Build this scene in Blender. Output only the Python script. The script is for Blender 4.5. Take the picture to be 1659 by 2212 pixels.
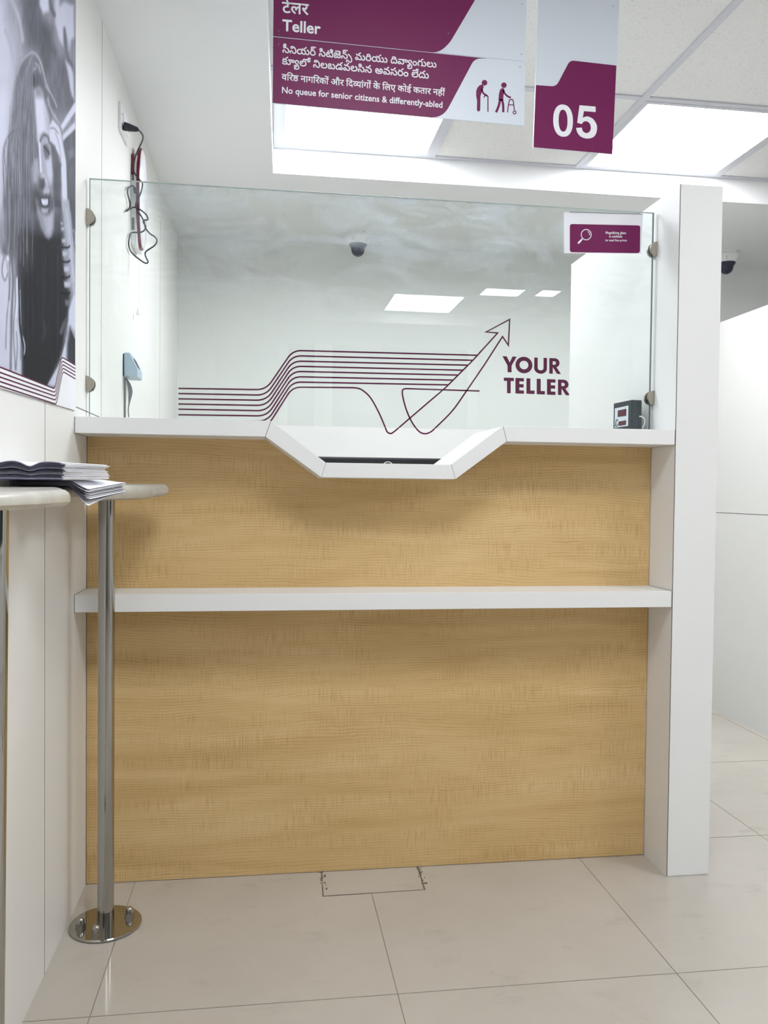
import bpy, bmesh, math, random
import numpy as np
from mathutils import Vector, Matrix
from mathutils.geometry import delaunay_2d_cdt

# ------------------------------------------------------------------ camera, world, exposure
S = bpy.context.scene
COL = S.collection
for o in list(bpy.data.objects):
    bpy.data.objects.remove(o)
F_PX = 1795.86
CAM = np.array([0.4528, -2.1936, 1.0182])
CM = np.array([[0.9901563, -0.1395279, 0.0110632],
               [-0.0074159, 0.0266330, 0.9996178],
               [0.1397692, 0.9898599, -0.0253361]])
cd = bpy.data.cameras.new('camera')
cd.sensor_fit = 'HORIZONTAL'; cd.sensor_width = 36.0
cd.lens = F_PX / 1659 * 36.0
cd.clip_start = 0.02
cam = bpy.data.objects.new('camera', cd)
COL.objects.link(cam)
mw = Matrix.Identity(4)
for r in range(3):
    mw[r][0], mw[r][1], mw[r][2], mw[r][3] = CM[0][r], CM[1][r], -CM[2][r], CAM[r]
cam.matrix_world = mw
S.camera = cam
S.view_settings.view_transform = 'Standard'
S.view_settings.look = 'None'
S.view_settings.gamma = 1.0
S.view_settings.use_curve_mapping = False
S.view_settings.exposure = 0.09
wd = bpy.data.worlds.new('world'); S.world = wd
wd.use_nodes = True
wd.node_tree.nodes['Background'].inputs[0].default_value = (0.9, 0.95, 1.0, 1)
wd.node_tree.nodes['Background'].inputs[1].default_value = 0.5
PANEL_EMIT = 19.8            # strength of the LED ceiling panels
S.cycles.max_bounces = 10
S.cycles.diffuse_bounces = 5
S.cycles.glossy_bounces = 5
S.cycles.transparent_max_bounces = 12
S.cycles.sample_clamp_indirect = 6.0
S.cycles.use_denoising = True

# ------------------------------------------------------------------ helpers
def px(u, v, axis, val):
    """the point of the plane (axis = val) seen at pixel (u, v)"""
    d = CM.T @ np.array([(u - 829.5) / F_PX, -(v - 1106) / F_PX, 1.0])
    s = (val - CAM[axis]) / d[axis]
    return CAM + s * d

def lin(c):
    return tuple(((x / 12.92) if x <= .04045 else ((x + .055) / 1.055) ** 2.4) for x in c)

def srgb(r, g, b):
    return lin((r / 255, g / 255, b / 255))

class MB:
    """collects shapes (world coordinates) and links them as ONE mesh object"""
    def __init__(s):
        s.v = []; s.f = []; s.sm = []
    def add(s, vs, fs, smooth=False):
        n = len(s.v)
        s.v += [tuple(map(float, p)) for p in vs]
        s.f += [tuple(i + n for i in f) for f in fs]
        s.sm += [smooth] * len(fs)
        return s
    def box(s, x0, x1, y0, y1, z0, z1):
        v = [(x, y, z) for x in (x0, x1) for y in (y0, y1) for z in (z0, z1)]
        return s.add(v, [(0, 1, 3, 2), (4, 6, 7, 5), (0, 4, 5, 1), (2, 3, 7, 6), (0, 2, 6, 4), (1, 5, 7, 3)])
    def prism(s, poly, axis, c0, c1, smooth=False):
        """polygon in the two other axes (in order), extruded along axis"""
        def mk(a, b, c):
            p = [a, b]; p.insert(axis, c); return tuple(p)
        n = len(poly)
        v = [mk(a, b, c0) for a, b in poly] + [mk(a, b, c1) for a, b in poly]
        f = [tuple(range(n)), tuple(range(2 * n - 1, n - 1, -1))]
        f += [(i, (i + 1) % n, n + (i + 1) % n, n + i) for i in range(n)]
        return s.add(v, f, smooth)
    def loft(s, rings, cap=True, smooth=False):
        n = len(rings[0]); v = [p for r in rings for p in r]; f = []
        for k in range(len(rings) - 1):
            for i in range(n):
                j = (i + 1) % n
                f.append((k * n + i, k * n + j, (k + 1) * n + j, (k + 1) * n + i))
        s.add(v, f, smooth)
        if cap:
            s.add(rings[0], [tuple(range(n))]); s.add(rings[-1], [tuple(range(n))])
        return s
    def lathe(s, prof, c, axis=2, n=32, smooth=True):
        rings = []
        for r, h in prof:
            ring = []
            for k in range(n):
                a = 2 * math.pi * k / n
                p = [r * math.cos(a), r * math.sin(a)]; p.insert(axis, h)
                ring.append((c[0] + p[0], c[1] + p[1], c[2] + p[2]))
            rings.append(ring)
        return s.loft(rings, True, smooth)
    def tube(s, pts, r, n=8, smooth=True):
        pts = [Vector(p) for p in pts]; rings = []; up = None
        for i, p in enumerate(pts):
            t = (pts[min(i + 1, len(pts) - 1)] - pts[max(i - 1, 0)]).normalized()
            if up is None:
                up = t.orthogonal().normalized()
            up = (up - t * up.dot(t)).normalized(); w = t.cross(up)
            rr = r[i] if isinstance(r, (list, tuple)) else r
            rings.append([tuple(p + (up * math.cos(a) + w * math.sin(a)) * rr) for a in [2 * math.pi * k / n for k in range(n)]])
        return s.loft(rings, True, smooth)
    def build(s, name, mat, parent=None, bevel=0, seg=2):
        me = bpy.data.meshes.new(name)
        off = Vector((0, 0, 0))
        if parent is not None:
            q = parent
            while q is not None:
                off += q.location; q = q.parent
        me.from_pydata([tuple(Vector(p) - off) for p in s.v], [], s.f)
        bm = bmesh.new(); bm.from_mesh(me)
        if not all(s.sm):
            pass
        bmesh.ops.recalc_face_normals(bm, faces=bm.faces)
        for fc, sm in zip(bm.faces, s.sm):
            fc.smooth = sm
        for ed in bm.edges:
            if len(ed.link_faces) == 2 and ed.calc_face_angle(0) > .55: ed.smooth = False
        bm.to_mesh(me); bm.free()
        me.materials.append(mat)
        o = bpy.data.objects.new(name, me); COL.objects.link(o)
        if parent is not None:
            o.parent = parent
        if bevel:
            m = o.modifiers.new('bevel', 'BEVEL'); m.width = bevel; m.segments = seg; m.limit_method = 'ANGLE'
        return o

def thing(name, label, cat, loc=(0, 0, 0), group=None):
    o = bpy.data.objects.new(name, None); COL.objects.link(o)
    o.location = loc; o.empty_display_size = .05
    return tag(o, label, cat, group)

def tag(o, label, cat, group=None):
    o['label'] = label; o['category'] = cat
    if group: o['group'] = group
    return o

def struct(o):
    o['kind'] = 'structure'; return o

def smooth_path(pts, n=6):
    """Catmull-Rom through the points"""
    P = [np.array(p, float) for p in pts]; out = []
    for i in range(len(P) - 1):
        a = P[max(i - 1, 0)]; b = P[i]; c = P[i + 1]; d = P[min(i + 2, len(P) - 1)]
        for k in range(n):
            t = k / n
            out.append(.5 * ((2 * b) + (c - a) * t + (2 * a - 5 * b + 4 * c - d) * t * t + (3 * b - a - 3 * c + d) * t ** 3))
    out.append(P[-1]); return out

def round_poly(pts, r, n=6):
    """rounds listed corners of a 2-D polygon or open path: pts = (x, y[, radius])"""
    out = []; N = len(pts)
    for i, p in enumerate(pts):
        rr = p[2] if len(p) > 2 else r
        b = np.array(p[:2], float)
        if rr <= 0:
            out.append(tuple(b)); continue
        a = np.array(pts[i - 1][:2], float); c = np.array(pts[(i + 1) % N][:2], float)
        da = a - b; dc = c - b; la = np.linalg.norm(da); lc = np.linalg.norm(dc)
        q = min(rr, la * .49, lc * .49)
        s_, e_ = b + da / la * q, b + dc / lc * q
        for k in range(n + 1):
            t = k / n
            out.append(tuple((1 - t) ** 2 * s_ + 2 * t * (1 - t) * b + t * t * e_))
    return out

def round_path(pts, r, n=6):
    pts = [tuple(p) if len(p) > 2 else (p[0], p[1], r) for p in pts]
    pts[0] = pts[0][:2] + (0,); pts[-1] = pts[-1][:2] + (0,)
    return round_poly(pts, r, n)

def ribbon2d(path, w, closed=False):
    """outline strips of a 2-D path: list of (left, right) points with mitred joins"""
    P = [np.array(p, float) for p in path]; n = len(P); L = []
    for i in range(n):
        a = P[i - 1] if (i > 0 or closed) else P[i]; c = P[(i + 1) % n] if (i < n - 1 or closed) else P[i]
        d1 = P[i] - a; d2 = c - P[i]
        l1, l2 = np.linalg.norm(d1), np.linalg.norm(d2)
        d1 = d1 / l1 if l1 > 1e-9 else None; d2 = d2 / l2 if l2 > 1e-9 else None
        if d1 is None: d1 = d2
        if d2 is None: d2 = d1
        t = d1 + d2; t = t / (np.linalg.norm(t) + 1e-9)
        m = np.array([-t[1], t[0]]); k = max(.35, float(np.dot(m, [-d1[1], d1[0]])))
        L.append((P[i] + m * w / 2 / k, P[i] - m * w / 2 / k))
    return L

def ribbon(mb, path, w, place, h, closed=False):
    """a flat strip with thickness h laid along a 2-D path; place(a, b, height) -> world point"""
    L = ribbon2d(path, w, closed); n = len(L); v = []
    for l, r in L:
        v += [place(l[0], l[1], 0), place(r[0], r[1], 0), place(l[0], l[1], h), place(r[0], r[1], h)]
    f = []
    for i in range(n if closed else n - 1):
        a, b = 4 * i, 4 * ((i + 1) % n)
        f += [(a + 2, a + 3, b + 3, b + 2), (a, b, b + 1, a + 1), (a, a + 2, b + 2, b), (a + 1, b + 1, b + 3, a + 3)]
    if not closed:
        f += [(0, 1, 3, 2), (4 * n - 4, 4 * n - 2, 4 * n - 1, 4 * n - 3)]
    mb.add(v, f)

def plate2d(mb, loops, place, h, nonzero=True):
    """fills 2-D outlines (holes by winding) as a thin plate of thickness h"""
    verts = []; edges = []; loops = [[tuple(map(float, p)) for p in l] for l in loops]
    for l in loops:
        n0 = len(verts); verts += [Vector(p) for p in l]
        edges += [(n0 + i, n0 + (i + 1) % len(l)) for i in range(len(l))]
    ov, oe, of, _, _, _ = delaunay_2d_cdt(verts, edges, [], 0, 1e-7)
    V = [(p.x, p.y) for p in ov]; keep = []
    for f in of:
        cx = sum(V[i][0] for i in f) / len(f); cy = sum(V[i][1] for i in f) / len(f); wn = 0
        for l in loops:
            for (x0, y0), (x1, y1) in zip(l, l[1:] + l[:1]):
                if (y0 <= cy) != (y1 <= cy):
                    if x0 + (cy - y0) * (x1 - x0) / (y1 - y0) > cx:
                        wn += 1 if y1 > y0 else -1
        if wn != 0 if nonzero else wn % 2:
            keep.append(tuple(f))
    n = len(V)
    v = [place(a, b, h) for a, b in V] + [place(a, b, 0) for a, b in V]
    mb.add(v, keep)
    cnt = {}
    for f in keep:
        for a, b in zip(f, f[1:] + f[:1]):
            cnt[(a, b)] = cnt.get((a, b), 0) + 1
    mb.add(v, [(a, b, b + n, a + n) for (a, b) in cnt if (b, a) not in cnt])

def circle2d(cx, cy, rx, ry=None, n=28, a0=0, a1=2 * math.pi):
    ry = rx if ry is None else ry
    m = n if abs(a1 - a0 - 2 * math.pi) < 1e-6 else n + 1
    return [(cx + rx * math.cos(a0 + (a1 - a0) * k / n), cy + ry * math.sin(a0 + (a1 - a0) * k / n)) for k in range(m)]

# ------------------------------------------------------------------ materials
def mat(name, col, rough=.5, metal=0, spec=.5, coat=0, noise=0, nscale=40, bump=0):
    m = bpy.data.materials.new(name); m.use_nodes = True
    nt = m.node_tree; b = nt.nodes['Principled BSDF']
    b.inputs['Base Color'].default_value = (*col, 1); b.inputs['Roughness'].default_value = rough
    b.inputs['Metallic'].default_value = metal; b.inputs['Specular IOR Level'].default_value = spec
    b.inputs['Coat Weight'].default_value = coat
    tc = nt.nodes.new('ShaderNodeTexCoord'); nz = nt.nodes.new('ShaderNodeTexNoise')
    nz.inputs['Scale'].default_value = nscale; nz.inputs['Detail'].default_value = 4
    nt.links.new(tc.outputs['Object'], nz.inputs['Vector'])
    if noise:
        mx = nt.nodes.new('ShaderNodeMix'); mx.data_type = 'RGBA'
        mx.inputs[6].default_value = (*[c * (1 - noise) for c in col], 1)
        mx.inputs[7].default_value = (*[min(1, c * (1 + noise)) for c in col], 1)
        nt.links.new(nz.outputs['Fac'], mx.inputs[0]); nt.links.new(mx.outputs[2], b.inputs['Base Color'])
    if bump:
        bp = nt.nodes.new('ShaderNodeBump'); bp.inputs['Strength'].default_value = bump; bp.inputs['Distance'].default_value = .002
        nt.links.new(nz.outputs['Fac'], bp.inputs['Height']); nt.links.new(bp.outputs['Normal'], b.inputs['Normal'])
    return m

def N(m, kind, **kw):
    n = m.node_tree.nodes.new('ShaderNode' + kind)
    for k, v in kw.items():
        if isinstance(v, (int, float, tuple)) and k.startswith('i_'):
            n.inputs[int(k[2:])].default_value = v
        else:
            setattr(n, k, v)
    return n

def mapped_noise(m, scale, nscale, detail=3, rough=.5, dist=0):
    tc = N(m, 'TexCoord'); mp = N(m, 'Mapping'); mp.inputs['Scale'].default_value = scale
    nz = N(m, 'TexNoise'); nz.inputs['Scale'].default_value = nscale; nz.inputs['Detail'].default_value = detail
    nz.inputs['Roughness'].default_value = rough; nz.inputs['Distortion'].default_value = dist
    m.node_tree.links.new(tc.outputs['Object'], mp.inputs['Vector']); m.node_tree.links.new(mp.outputs['Vector'], nz.inputs['Vector'])
    return nz.outputs['Fac']

def ramp(m, src, stops):
    r = N(m, 'ValToRGB'); e = r.color_ramp.elements
    e[0].position, e[0].color = stops[0][0], (*stops[0][1], 1); e[1].position, e[1].color = stops[-1][0], (*stops[-1][1], 1)
    for p, c in stops[1:-1]:
        x = e.new(p); x.color = (*c, 1)
    m.node_tree.links.new(src, r.inputs['Fac']); return r.outputs['Color']

def mul(m, a, b, fac=1.0, mode='MULTIPLY'):
    x = N(m, 'Mix', data_type='RGBA', blend_type=mode); x.inputs[0].default_value = fac
    m.node_tree.links.new(a, x.inputs[6]); m.node_tree.links.new(b, x.inputs[7]); return x.outputs[2]

WHITE = mat('white_laminate', (.845, .85, .85), .42, spec=.35, noise=.012, nscale=6)
WALLM = mat('white_wall_laminate', (.84, .83, .81), .45, spec=.3, noise=.015, nscale=3)
PAINT = mat('white_ceiling_paint', (.80, .815, .82), .9, spec=.2, noise=.01, nscale=4)
FASCIA = mat('white_fascia_paint', (.88, .88, .89), .8, spec=.2, noise=.01, nscale=4)
BACKM = mat('cool_white_laminate', (.80, .82, .81), .45, spec=.3, noise=.01, nscale=3)
SEAM = mat('dark_joint', (.16, .15, .14), .9)
GROUT = mat('brown_grout', (.16, .125, .095), .9, noise=.35, nscale=60)
GROUTL = mat('beige_grout', (.27, .235, .20), .9, noise=.3, nscale=12)
TBAR = mat('grey_ceiling_grid_paint', (.60, .61, .66), .5, noise=.02)
PURPLE = mat('purple_vinyl', srgb(116, 35, 86), .42, spec=.2, noise=.03, nscale=10)
PURPLEL = mat('purple_line_vinyl', srgb(88, 26, 62), .55, spec=.15, noise=.03, nscale=10)
SIGNW = mat('pale_sign_acrylic', (.70, .76, .84), .35, noise=.015, nscale=5)
LETTER = mat('white_lettering', (.86, .88, .92), .5, noise=.01)
PAPER = mat('white_paper', (.86, .86, .91), .75, noise=.02, nscale=30)
PRINT = mat('dark_print_and_gap_shade', (.055, .055, .095), .5, noise=.5, nscale=45)
GREYPRINT_AND_SHADE = mat('grey_print_and_gap_shade', (.33, .33, .42), .6, noise=.5, nscale=60)
CHROME = mat('polished_steel', (.43, .42, .395), .05, metal=1, noise=.02, nscale=20)
NICKEL = mat('brushed_nickel', (.40, .365, .31), .32, metal=1, noise=.08, nscale=80)
BLACK = mat('black_plastic', (.012, .014, .022), .4, noise=.2, nscale=30)
BLUEBLACK = mat('blue_black_casing', (.014, .022, .034), .3, noise=.2, nscale=30)
DISPLAY = mat('dull_red_display', (.09, .012, .025), .2, noise=.15)
DEVICE = mat('pale_blue_plastic', srgb(176, 196, 212), .4, noise=.02)
REDRIM = mat('dark_red_plastic', (.16, .005, .028), .25, noise=.05)
LENS = mat('glossy_white_lens', (.80, .80, .84), .12, spec=.6, noise=.01)
GREYP = mat('grey_plastic', (.22, .23, .24), .5, noise=.05)
STONE = mat('beige_speckled_stone', (.50, .475, .42), .25, spec=.4, noise=.20, nscale=34)
DOME = mat('smoked_dome', (.012, .016, .045), .08, spec=.6, noise=.2)

def wood():
    m = mat('maple_laminate', (.6, .4, .2), .40, spec=.3); b = m.node_tree.nodes['Principled BSDF']; lk = m.node_tree.links.new
    broad = ramp(m, mapped_noise(m, (.8, 1, 6), 2.0, 5, .55, .5),
                 [(.28, (.60, .405, .178)), (.5, (.69, .485, .232)), (.72, (.765, .56, .295))])
    # wavy growth lines: thin dark lines a few millimetres apart
    tc = N(m, 'TexCoord'); mp = N(m, 'Mapping'); mp.inputs['Scale'].default_value = (1.0, 1, 1); lk(tc.outputs['Object'], mp.inputs['Vector'])
    wob = mapped_noise(m, (1.0, 1, 2.2), 1.5, 2, .4); fineb = mapped_noise(m, (5, 1, 14), 2.4, 3, .6)
    sx = N(m, 'SeparateXYZ'); lk(mp.outputs['Vector'], sx.inputs[0])
    a1 = N(m, 'Math', operation='MULTIPLY_ADD'); a1.inputs[1].default_value = .085; lk(wob, a1.inputs[0]); lk(sx.outputs['Z'], a1.inputs[2])
    a2 = N(m, 'Math', operation='MULTIPLY_ADD'); a2.inputs[1].default_value = .011; lk(fineb, a2.inputs[0]); lk(a1.outputs[0], a2.inputs[2])
    a3 = N(m, 'Math', operation='MULTIPLY'); a3.inputs[1].default_value = 138.0; lk(a2.outputs[0], a3.inputs[0])
    a4 = N(m, 'Math', operation='FRACT'); lk(a3.outputs[0], a4.inputs[0])
    lines = ramp(m, a4.outputs[0], [(0.0, (.80, .74, .63)), (.10, (.86, .81, .73)), (.30, (1.0, 1.0, 1.0)), (.86, (1.02, 1.02, 1.02)), (1.0, (.80, .74, .63))])
    lmask = ramp(m, mapped_noise(m, (2.2, 1, 26), 2.3, 3, .6), [(.34, (0, 0, 0)), (.62, (1, 1, 1))])
    white = N(m, 'RGB'); white.outputs[0].default_value = (1, 1, 1, 1)
    x = N(m, 'Mix', data_type='RGBA'); lk(lmask, x.inputs[0]); lk(white.outputs[0], x.inputs[6]); lk(lines, x.inputs[7])
    # short upright flecks in patches
    fl_ = ramp(m, mapped_noise(m, (150, 1, 9), 2.0, 2, .5), [(.36, (.82, .77, .68)), (.52, (1.0, 1.0, 1.0)), (.75, (1.04, 1.04, 1.04))])
    fmask = ramp(m, mapped_noise(m, (1.7, 1, 5.5), 2.2, 3, .6), [(.40, (0, 0, 0)), (.62, (.85, .85, .85))])
    y = N(m, 'Mix', data_type='RGBA'); lk(fmask, y.inputs[0]); lk(white.outputs[0], y.inputs[6]); lk(fl_, y.inputs[7])
    c = mul(m, mul(m, broad, x.outputs[2]), y.outputs[2])
    lk(c, b.inputs['Base Color'])
    return m
WOOD = wood()

def tile():
    m = mat('polished_beige_tile', (.6, .55, .5), .13, spec=.5); b = m.node_tree.nodes['Principled BSDF']
    cloud = ramp(m, mapped_noise(m, (1, 1, 1), 2.2, 5, .6), [(.3, (.480, .442, .392)), (.7, (.540, .500, .450))])
    smud = ramp(m, mapped_noise(m, (2.0, 3.4, 1), 3.3, 6, .72), [(.57, (1, 1, 1)), (.68, (.82, .82, .81)), (.76, (.66, .66, .66))])
    spots = ramp(m, mapped_noise(m, (1, 1, 1), 34, 2, .5), [(.755, (1, 1, 1)), (.79, (.42, .38, .34))])
    c = mul(m, mul(m, cloud, smud, .5), spots)
    m.node_tree.links.new(c, b.inputs['Base Color'])
    r = ramp(m, mapped_noise(m, (1, 1, 1), 5, 4), [(.3, (.045, .045, .045)), (.8, (.11, .11, .11))])
    m.node_tree.links.new(r, b.inputs['Roughness'])
    return m
TILE = tile()

def ctile():
    m = mat('speckled_mineral_tile', (.7, .7, .69), .95, spec=.1); b = m.node_tree.nodes['Principled BSDF']
    f = mapped_noise(m, (1, 1, 1), 150, 3, .6)
    c = ramp(m, f, [(.28, (.62, .62, .62)), (.42, (.80, .80, .795)), (1, (.82, .82, .815))])
    m.node_tree.links.new(c, b.inputs['Base Color'])
    bp = N(m, 'Bump'); bp.inputs['Strength'].default_value = .3; bp.inputs['Distance'].default_value = .001
    m.node_tree.links.new(f, bp.inputs['Height']); m.node_tree.links.new(bp.outputs['Normal'], b.inputs['Normal'])
    return m
CTILE = ctile()

def emit(name, col, s):
    m = bpy.data.materials.new(name); m.use_nodes = True; nt = m.node_tree; nt.nodes.clear()
    e = nt.nodes.new('ShaderNodeEmission'); o = nt.nodes.new('ShaderNodeOutputMaterial')
    e.inputs[0].default_value = (*col, 1); e.inputs[1].default_value = s
    nt.links.new(e.outputs[0], o.inputs[0]); return m
LED = emit('led_diffuser', (.94, .975, 1.0), PANEL_EMIT)

def glass():
    """clear pane: tinted pass-through plus the mirror part of a dielectric surface, and a film of wiping marks"""
    m = bpy.data.materials.new('greenish_clear_glass'); m.use_nodes = True; nt = m.node_tree; nt.nodes.clear()
    lk = nt.links.new; n = nt.nodes.new
    lw = n('ShaderNodeLayerWeight'); lw.inputs['Blend'].default_value = .5
    p5 = n('ShaderNodeMath'); p5.operation = 'POWER'; p5.inputs[1].default_value = 5
    ma = n('ShaderNodeMath'); ma.operation = 'MULTIPLY_ADD'; ma.inputs[1].default_value = .96; ma.inputs[2].default_value = .038
    lk(lw.outputs['Facing'], p5.inputs[0]); lk(p5.outputs[0], ma.inputs[0])
    tr = n('ShaderNodeBsdfTransparent'); tr.inputs[0].default_value = (.955, .975, .965, 1)
    gl = n('ShaderNodeBsdfGlossy'); gl.inputs['Roughness'].default_value = 0
    mx = n('ShaderNodeMixShader'); lk(ma.outputs[0], mx.inputs[0]); lk(tr.outputs[0], mx.inputs[1]); lk(gl.outputs[0], mx.inputs[2])
    tc = n('ShaderNodeTexCoord'); mp = n('ShaderNodeMapping'); mp.inputs['Rotation'].default_value = (0, .25, 0); mp.inputs['Scale'].default_value = (1.6, 1, 4.5)
    nz = n('ShaderNodeTexNoise'); nz.inputs['Scale'].default_value = 2.6; nz.inputs['Detail'].default_value = 6; nz.inputs['Roughness'].default_value = .62; nz.inputs['Distortion'].default_value = .7
    lk(tc.outputs['Object'], mp.inputs[0]); lk(mp.outputs[0], nz.inputs[0])
    sx = n('ShaderNodeSeparateXYZ'); lk(tc.outputs['Object'], sx.inputs[0])
    hz = n('ShaderNodeMapRange'); hz.inputs[1].default_value = .26; hz.inputs[2].default_value = .60; hz.inputs[3].default_value = .0; hz.inputs[4].default_value = .50
    lk(sx.outputs['Z'], hz.inputs[0])
    mr = n('ShaderNodeMapRange'); mr.inputs[1].default_value = .42; mr.inputs[2].default_value = .68; lk(nz.outputs['Fac'], mr.inputs[0])
    ax = n('ShaderNodeMath'); ax.operation = 'ABSOLUTE'; lk(sx.outputs['X'], ax.inputs[0])
    xm = n('ShaderNodeMapRange'); xm.inputs[1].default_value = .15; xm.inputs[2].default_value = .72; xm.inputs[3].default_value = 1.0; xm.inputs[4].default_value = .25; lk(ax.outputs[0], xm.inputs[0])
    m0 = n('ShaderNodeMath'); m0.operation = 'MULTIPLY'; lk(hz.outputs[0], m0.inputs[0]); lk(xm.outputs[0], m0.inputs[1])
    mu = n('ShaderNodeMath'); mu.operation = 'MULTIPLY'; lk(m0.outputs[0], mu.inputs[0]); lk(mr.outputs[0], mu.inputs[1])
    df = n('ShaderNodeBsdfDiffuse'); df.inputs[0].default_value = (.70, .77, .84, 1)
    m2 = n('ShaderNodeMixShader'); lk(mu.outputs[0], m2.inputs[0]); lk(mx.outputs[0], m2.inputs[1]); lk(df.outputs[0], m2.inputs[2])
    o = n('ShaderNodeOutputMaterial'); lk(m2.outputs[0], o.inputs[0]); return m
GLASS = glass()
OFFW = mat('off_white_laminate', (.69, .685, .665), .5, spec=.25, noise=.015, nscale=4)
HALLM = mat('beige_hall_wall', (.55, .53, .50), .6, spec=.2, noise=.02, nscale=2)
GLASSEDGE = mat('green_glass_edge', (.78, .85, .83), .15, spec=.6)
DARKEDGE = mat('dark_glass_edge', (.22, .27, .26), .15, spec=.6)
DARKGLASS = mat('dark_door_glass', (.035, .04, .045), .06, spec=.6)

# ------------------------------------------------------------------ measures of the place (metres)
W = 1.512          # clear width of the teller bay
FD = .1364         # how far post, shelf and worktop stand in front of the wood panel
HC, TC = 1.1866, .0389
HS, TS = .7621, .0417
HP = 1.8265        # height of the partitions
PX0, PX1 = 1.5135, 1.632
ZS, ZG = 2.286, 2.385
YB = 1.206         # fascia of the bulkhead
BACK = 2.122
NEARY = -5.2
RIGHTX = 4.6

# ------------------------------------------------------------------ structure
struct(MB().box(-.3, RIGHTX + .3, NEARY - .3, BACK + .3, -.12, 0).build('floor', TILE))
fl = bpy.data.objects['floor']
g = MB(); k = 0
for x in [.123 + .6 * i for i in range(0, 8)]:
    y1 = -.1355 if abs(x - .723) < .01 else BACK
    g.box(x - .0009, x + .0009, NEARY, y1, 0, .0005)
for y in [-.557 - .645 * i for i in range(0, 8)] + [.087, .735, 1.38]:
    g.box(0, RIGHTX, y - .0007, y + .0007, 0, .0006)
g.build('grout_line', GROUTL, fl)
g = MB()
for a, b, w in (((.605, -.001), (.603, -.05), .006), ((.603, -.05), (.601, -.09), .003), ((.602, -.085), (.600, -.134), .005), ((.600, -.134), (.72, -.1325), .0035), ((.72, -.1325), (.862, -.130), .0018),
                ((.866, -.001), (.864, -.05), .009), ((.864, -.05), (.862, -.09), .005), ((.862, -.088), (.860, -.130), .006)):
    ribbon(g, [a, b], w * .6, lambda x, y, h: (x, y, h), .0011)
rnd = random.Random(5)
for i in range(26):
    t = rnd.random(); x0 = .866 if i % 2 else .605
    cx, cy, r = x0 + rnd.uniform(-.008, .008), -t * .1, rnd.uniform(.0015, .004)
    g.lathe([(r, 0), (r * .8, .0012)], (cx, cy, 0), 2, 7, False)
g.build('patched_joint', GROUT, fl)

g = MB(); g.box(-.25, 0, NEARY - .2, BACK + .2, 0, 2.75)
wl = struct(g.build('wall_left', WALLM))
g = MB()   # board joints of the left wall
for y, z0, z1 in ((-.40, 0, 1.196), (.185, 1.19, 2.286), (1.44, 1.19, 2.15), (-1.05, 0, 1.196)):
    g.box(0, .0005, y - .0008, y + .0008, z0, z1)
g.box(0, .0006, -.118, .45, 1.2095, 1.2118)
g.build('board_joint', SEAM, wl)
struct(MB().box(-.2, RIGHTX + .2, BACK, BACK + .2, 0, 2.75).build('wall_back', BACKM))
struct(MB().box(RIGHTX, RIGHTX + .2, NEARY - .2, BACK + .2, 0, 2.75).build('wall_right', WALLM))
struct(MB().box(-.2, RIGHTX + .2, NEARY - .2, NEARY, 0, 2.75).build('wall_front', HALLM))

d1 = [px(u, 700, 1, -NEARY)[0] for u in (604, 622, 680, 718, 1010, 1030)]
dz = px(650, 596, 1, -NEARY)[2]
MB().box(d1[0], d1[1], NEARY, NEARY + .05, 0, dz).build('frame_post', FASCIA, None)
dr = bpy.data.objects['frame_post']; dr.name = 'door_1'; struct(dr)
MB().box(d1[2], d1[3], NEARY, NEARY + .06, 0, dz).build('frame_post', FASCIA, dr)
MB().box(d1[4], d1[5], NEARY, NEARY + .05, 0, dz).build('frame_post', FASCIA, dr)
MB().box(d1[1], d1[4], NEARY, NEARY + .045, dz, dz + .09).build('frame_head', FASCIA, dr)
MB().box(d1[1], d1[2], NEARY, NEARY + .02, .02, dz).build('glass_leaf', DARKGLASS, dr)
MB().box(d1[3], d1[4], NEARY, NEARY + .02, .02, dz).build('glass_leaf', DARKGLASS, dr)
MB().box(d1[3] + .1, d1[3] + .13, NEARY + .05, NEARY + .08, .8, 1.2).build('door_handle', CHROME, dr)

wn = struct(MB().box(RIGHTX - .05, RIGHTX, -3.4, -1.2, .75, .80).box(RIGHTX - .05, RIGHTX, -3.4, -1.2, 2.1, 2.15).box(RIGHTX - .05, RIGHTX, -3.4, -3.35, .8, 2.1).box(RIGHTX - .05, RIGHTX, -1.25, -1.2, .8, 2.1).build('added_window_1', FASCIA))  # added unseen window, there to mirror a dark streak in the steel pole
MB().box(RIGHTX - .02, RIGHTX - .005, -3.35, -1.25, .8, 2.1).build('added_dark_pane', DARKGLASS, wn)

ce = struct(MB().box(.3, RIGHTX + .1, NEARY, YB + .1, ZG + .006, ZG + .06).build('ceiling', CTILE))
g = MB()
TX = [.481, 1.111, 1.737, 2.362, 2.985, 3.61, 4.235]
TY = [1.19, .57, -.06, -.45, -1.07, -1.69]
for x in TX: g.box(x - .0125, x + .0125, -1.69, YB, ZG, ZG + .02)
for y in TY: g.box(.43, RIGHTX, y - .0125, y + .0125, ZG + .0006, ZG + .02)
struct(g.build('trim_1', TBAR)); bpy.data.objects['trim_1']['label'] = 'grey metal grid of the tile ceiling'

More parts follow.
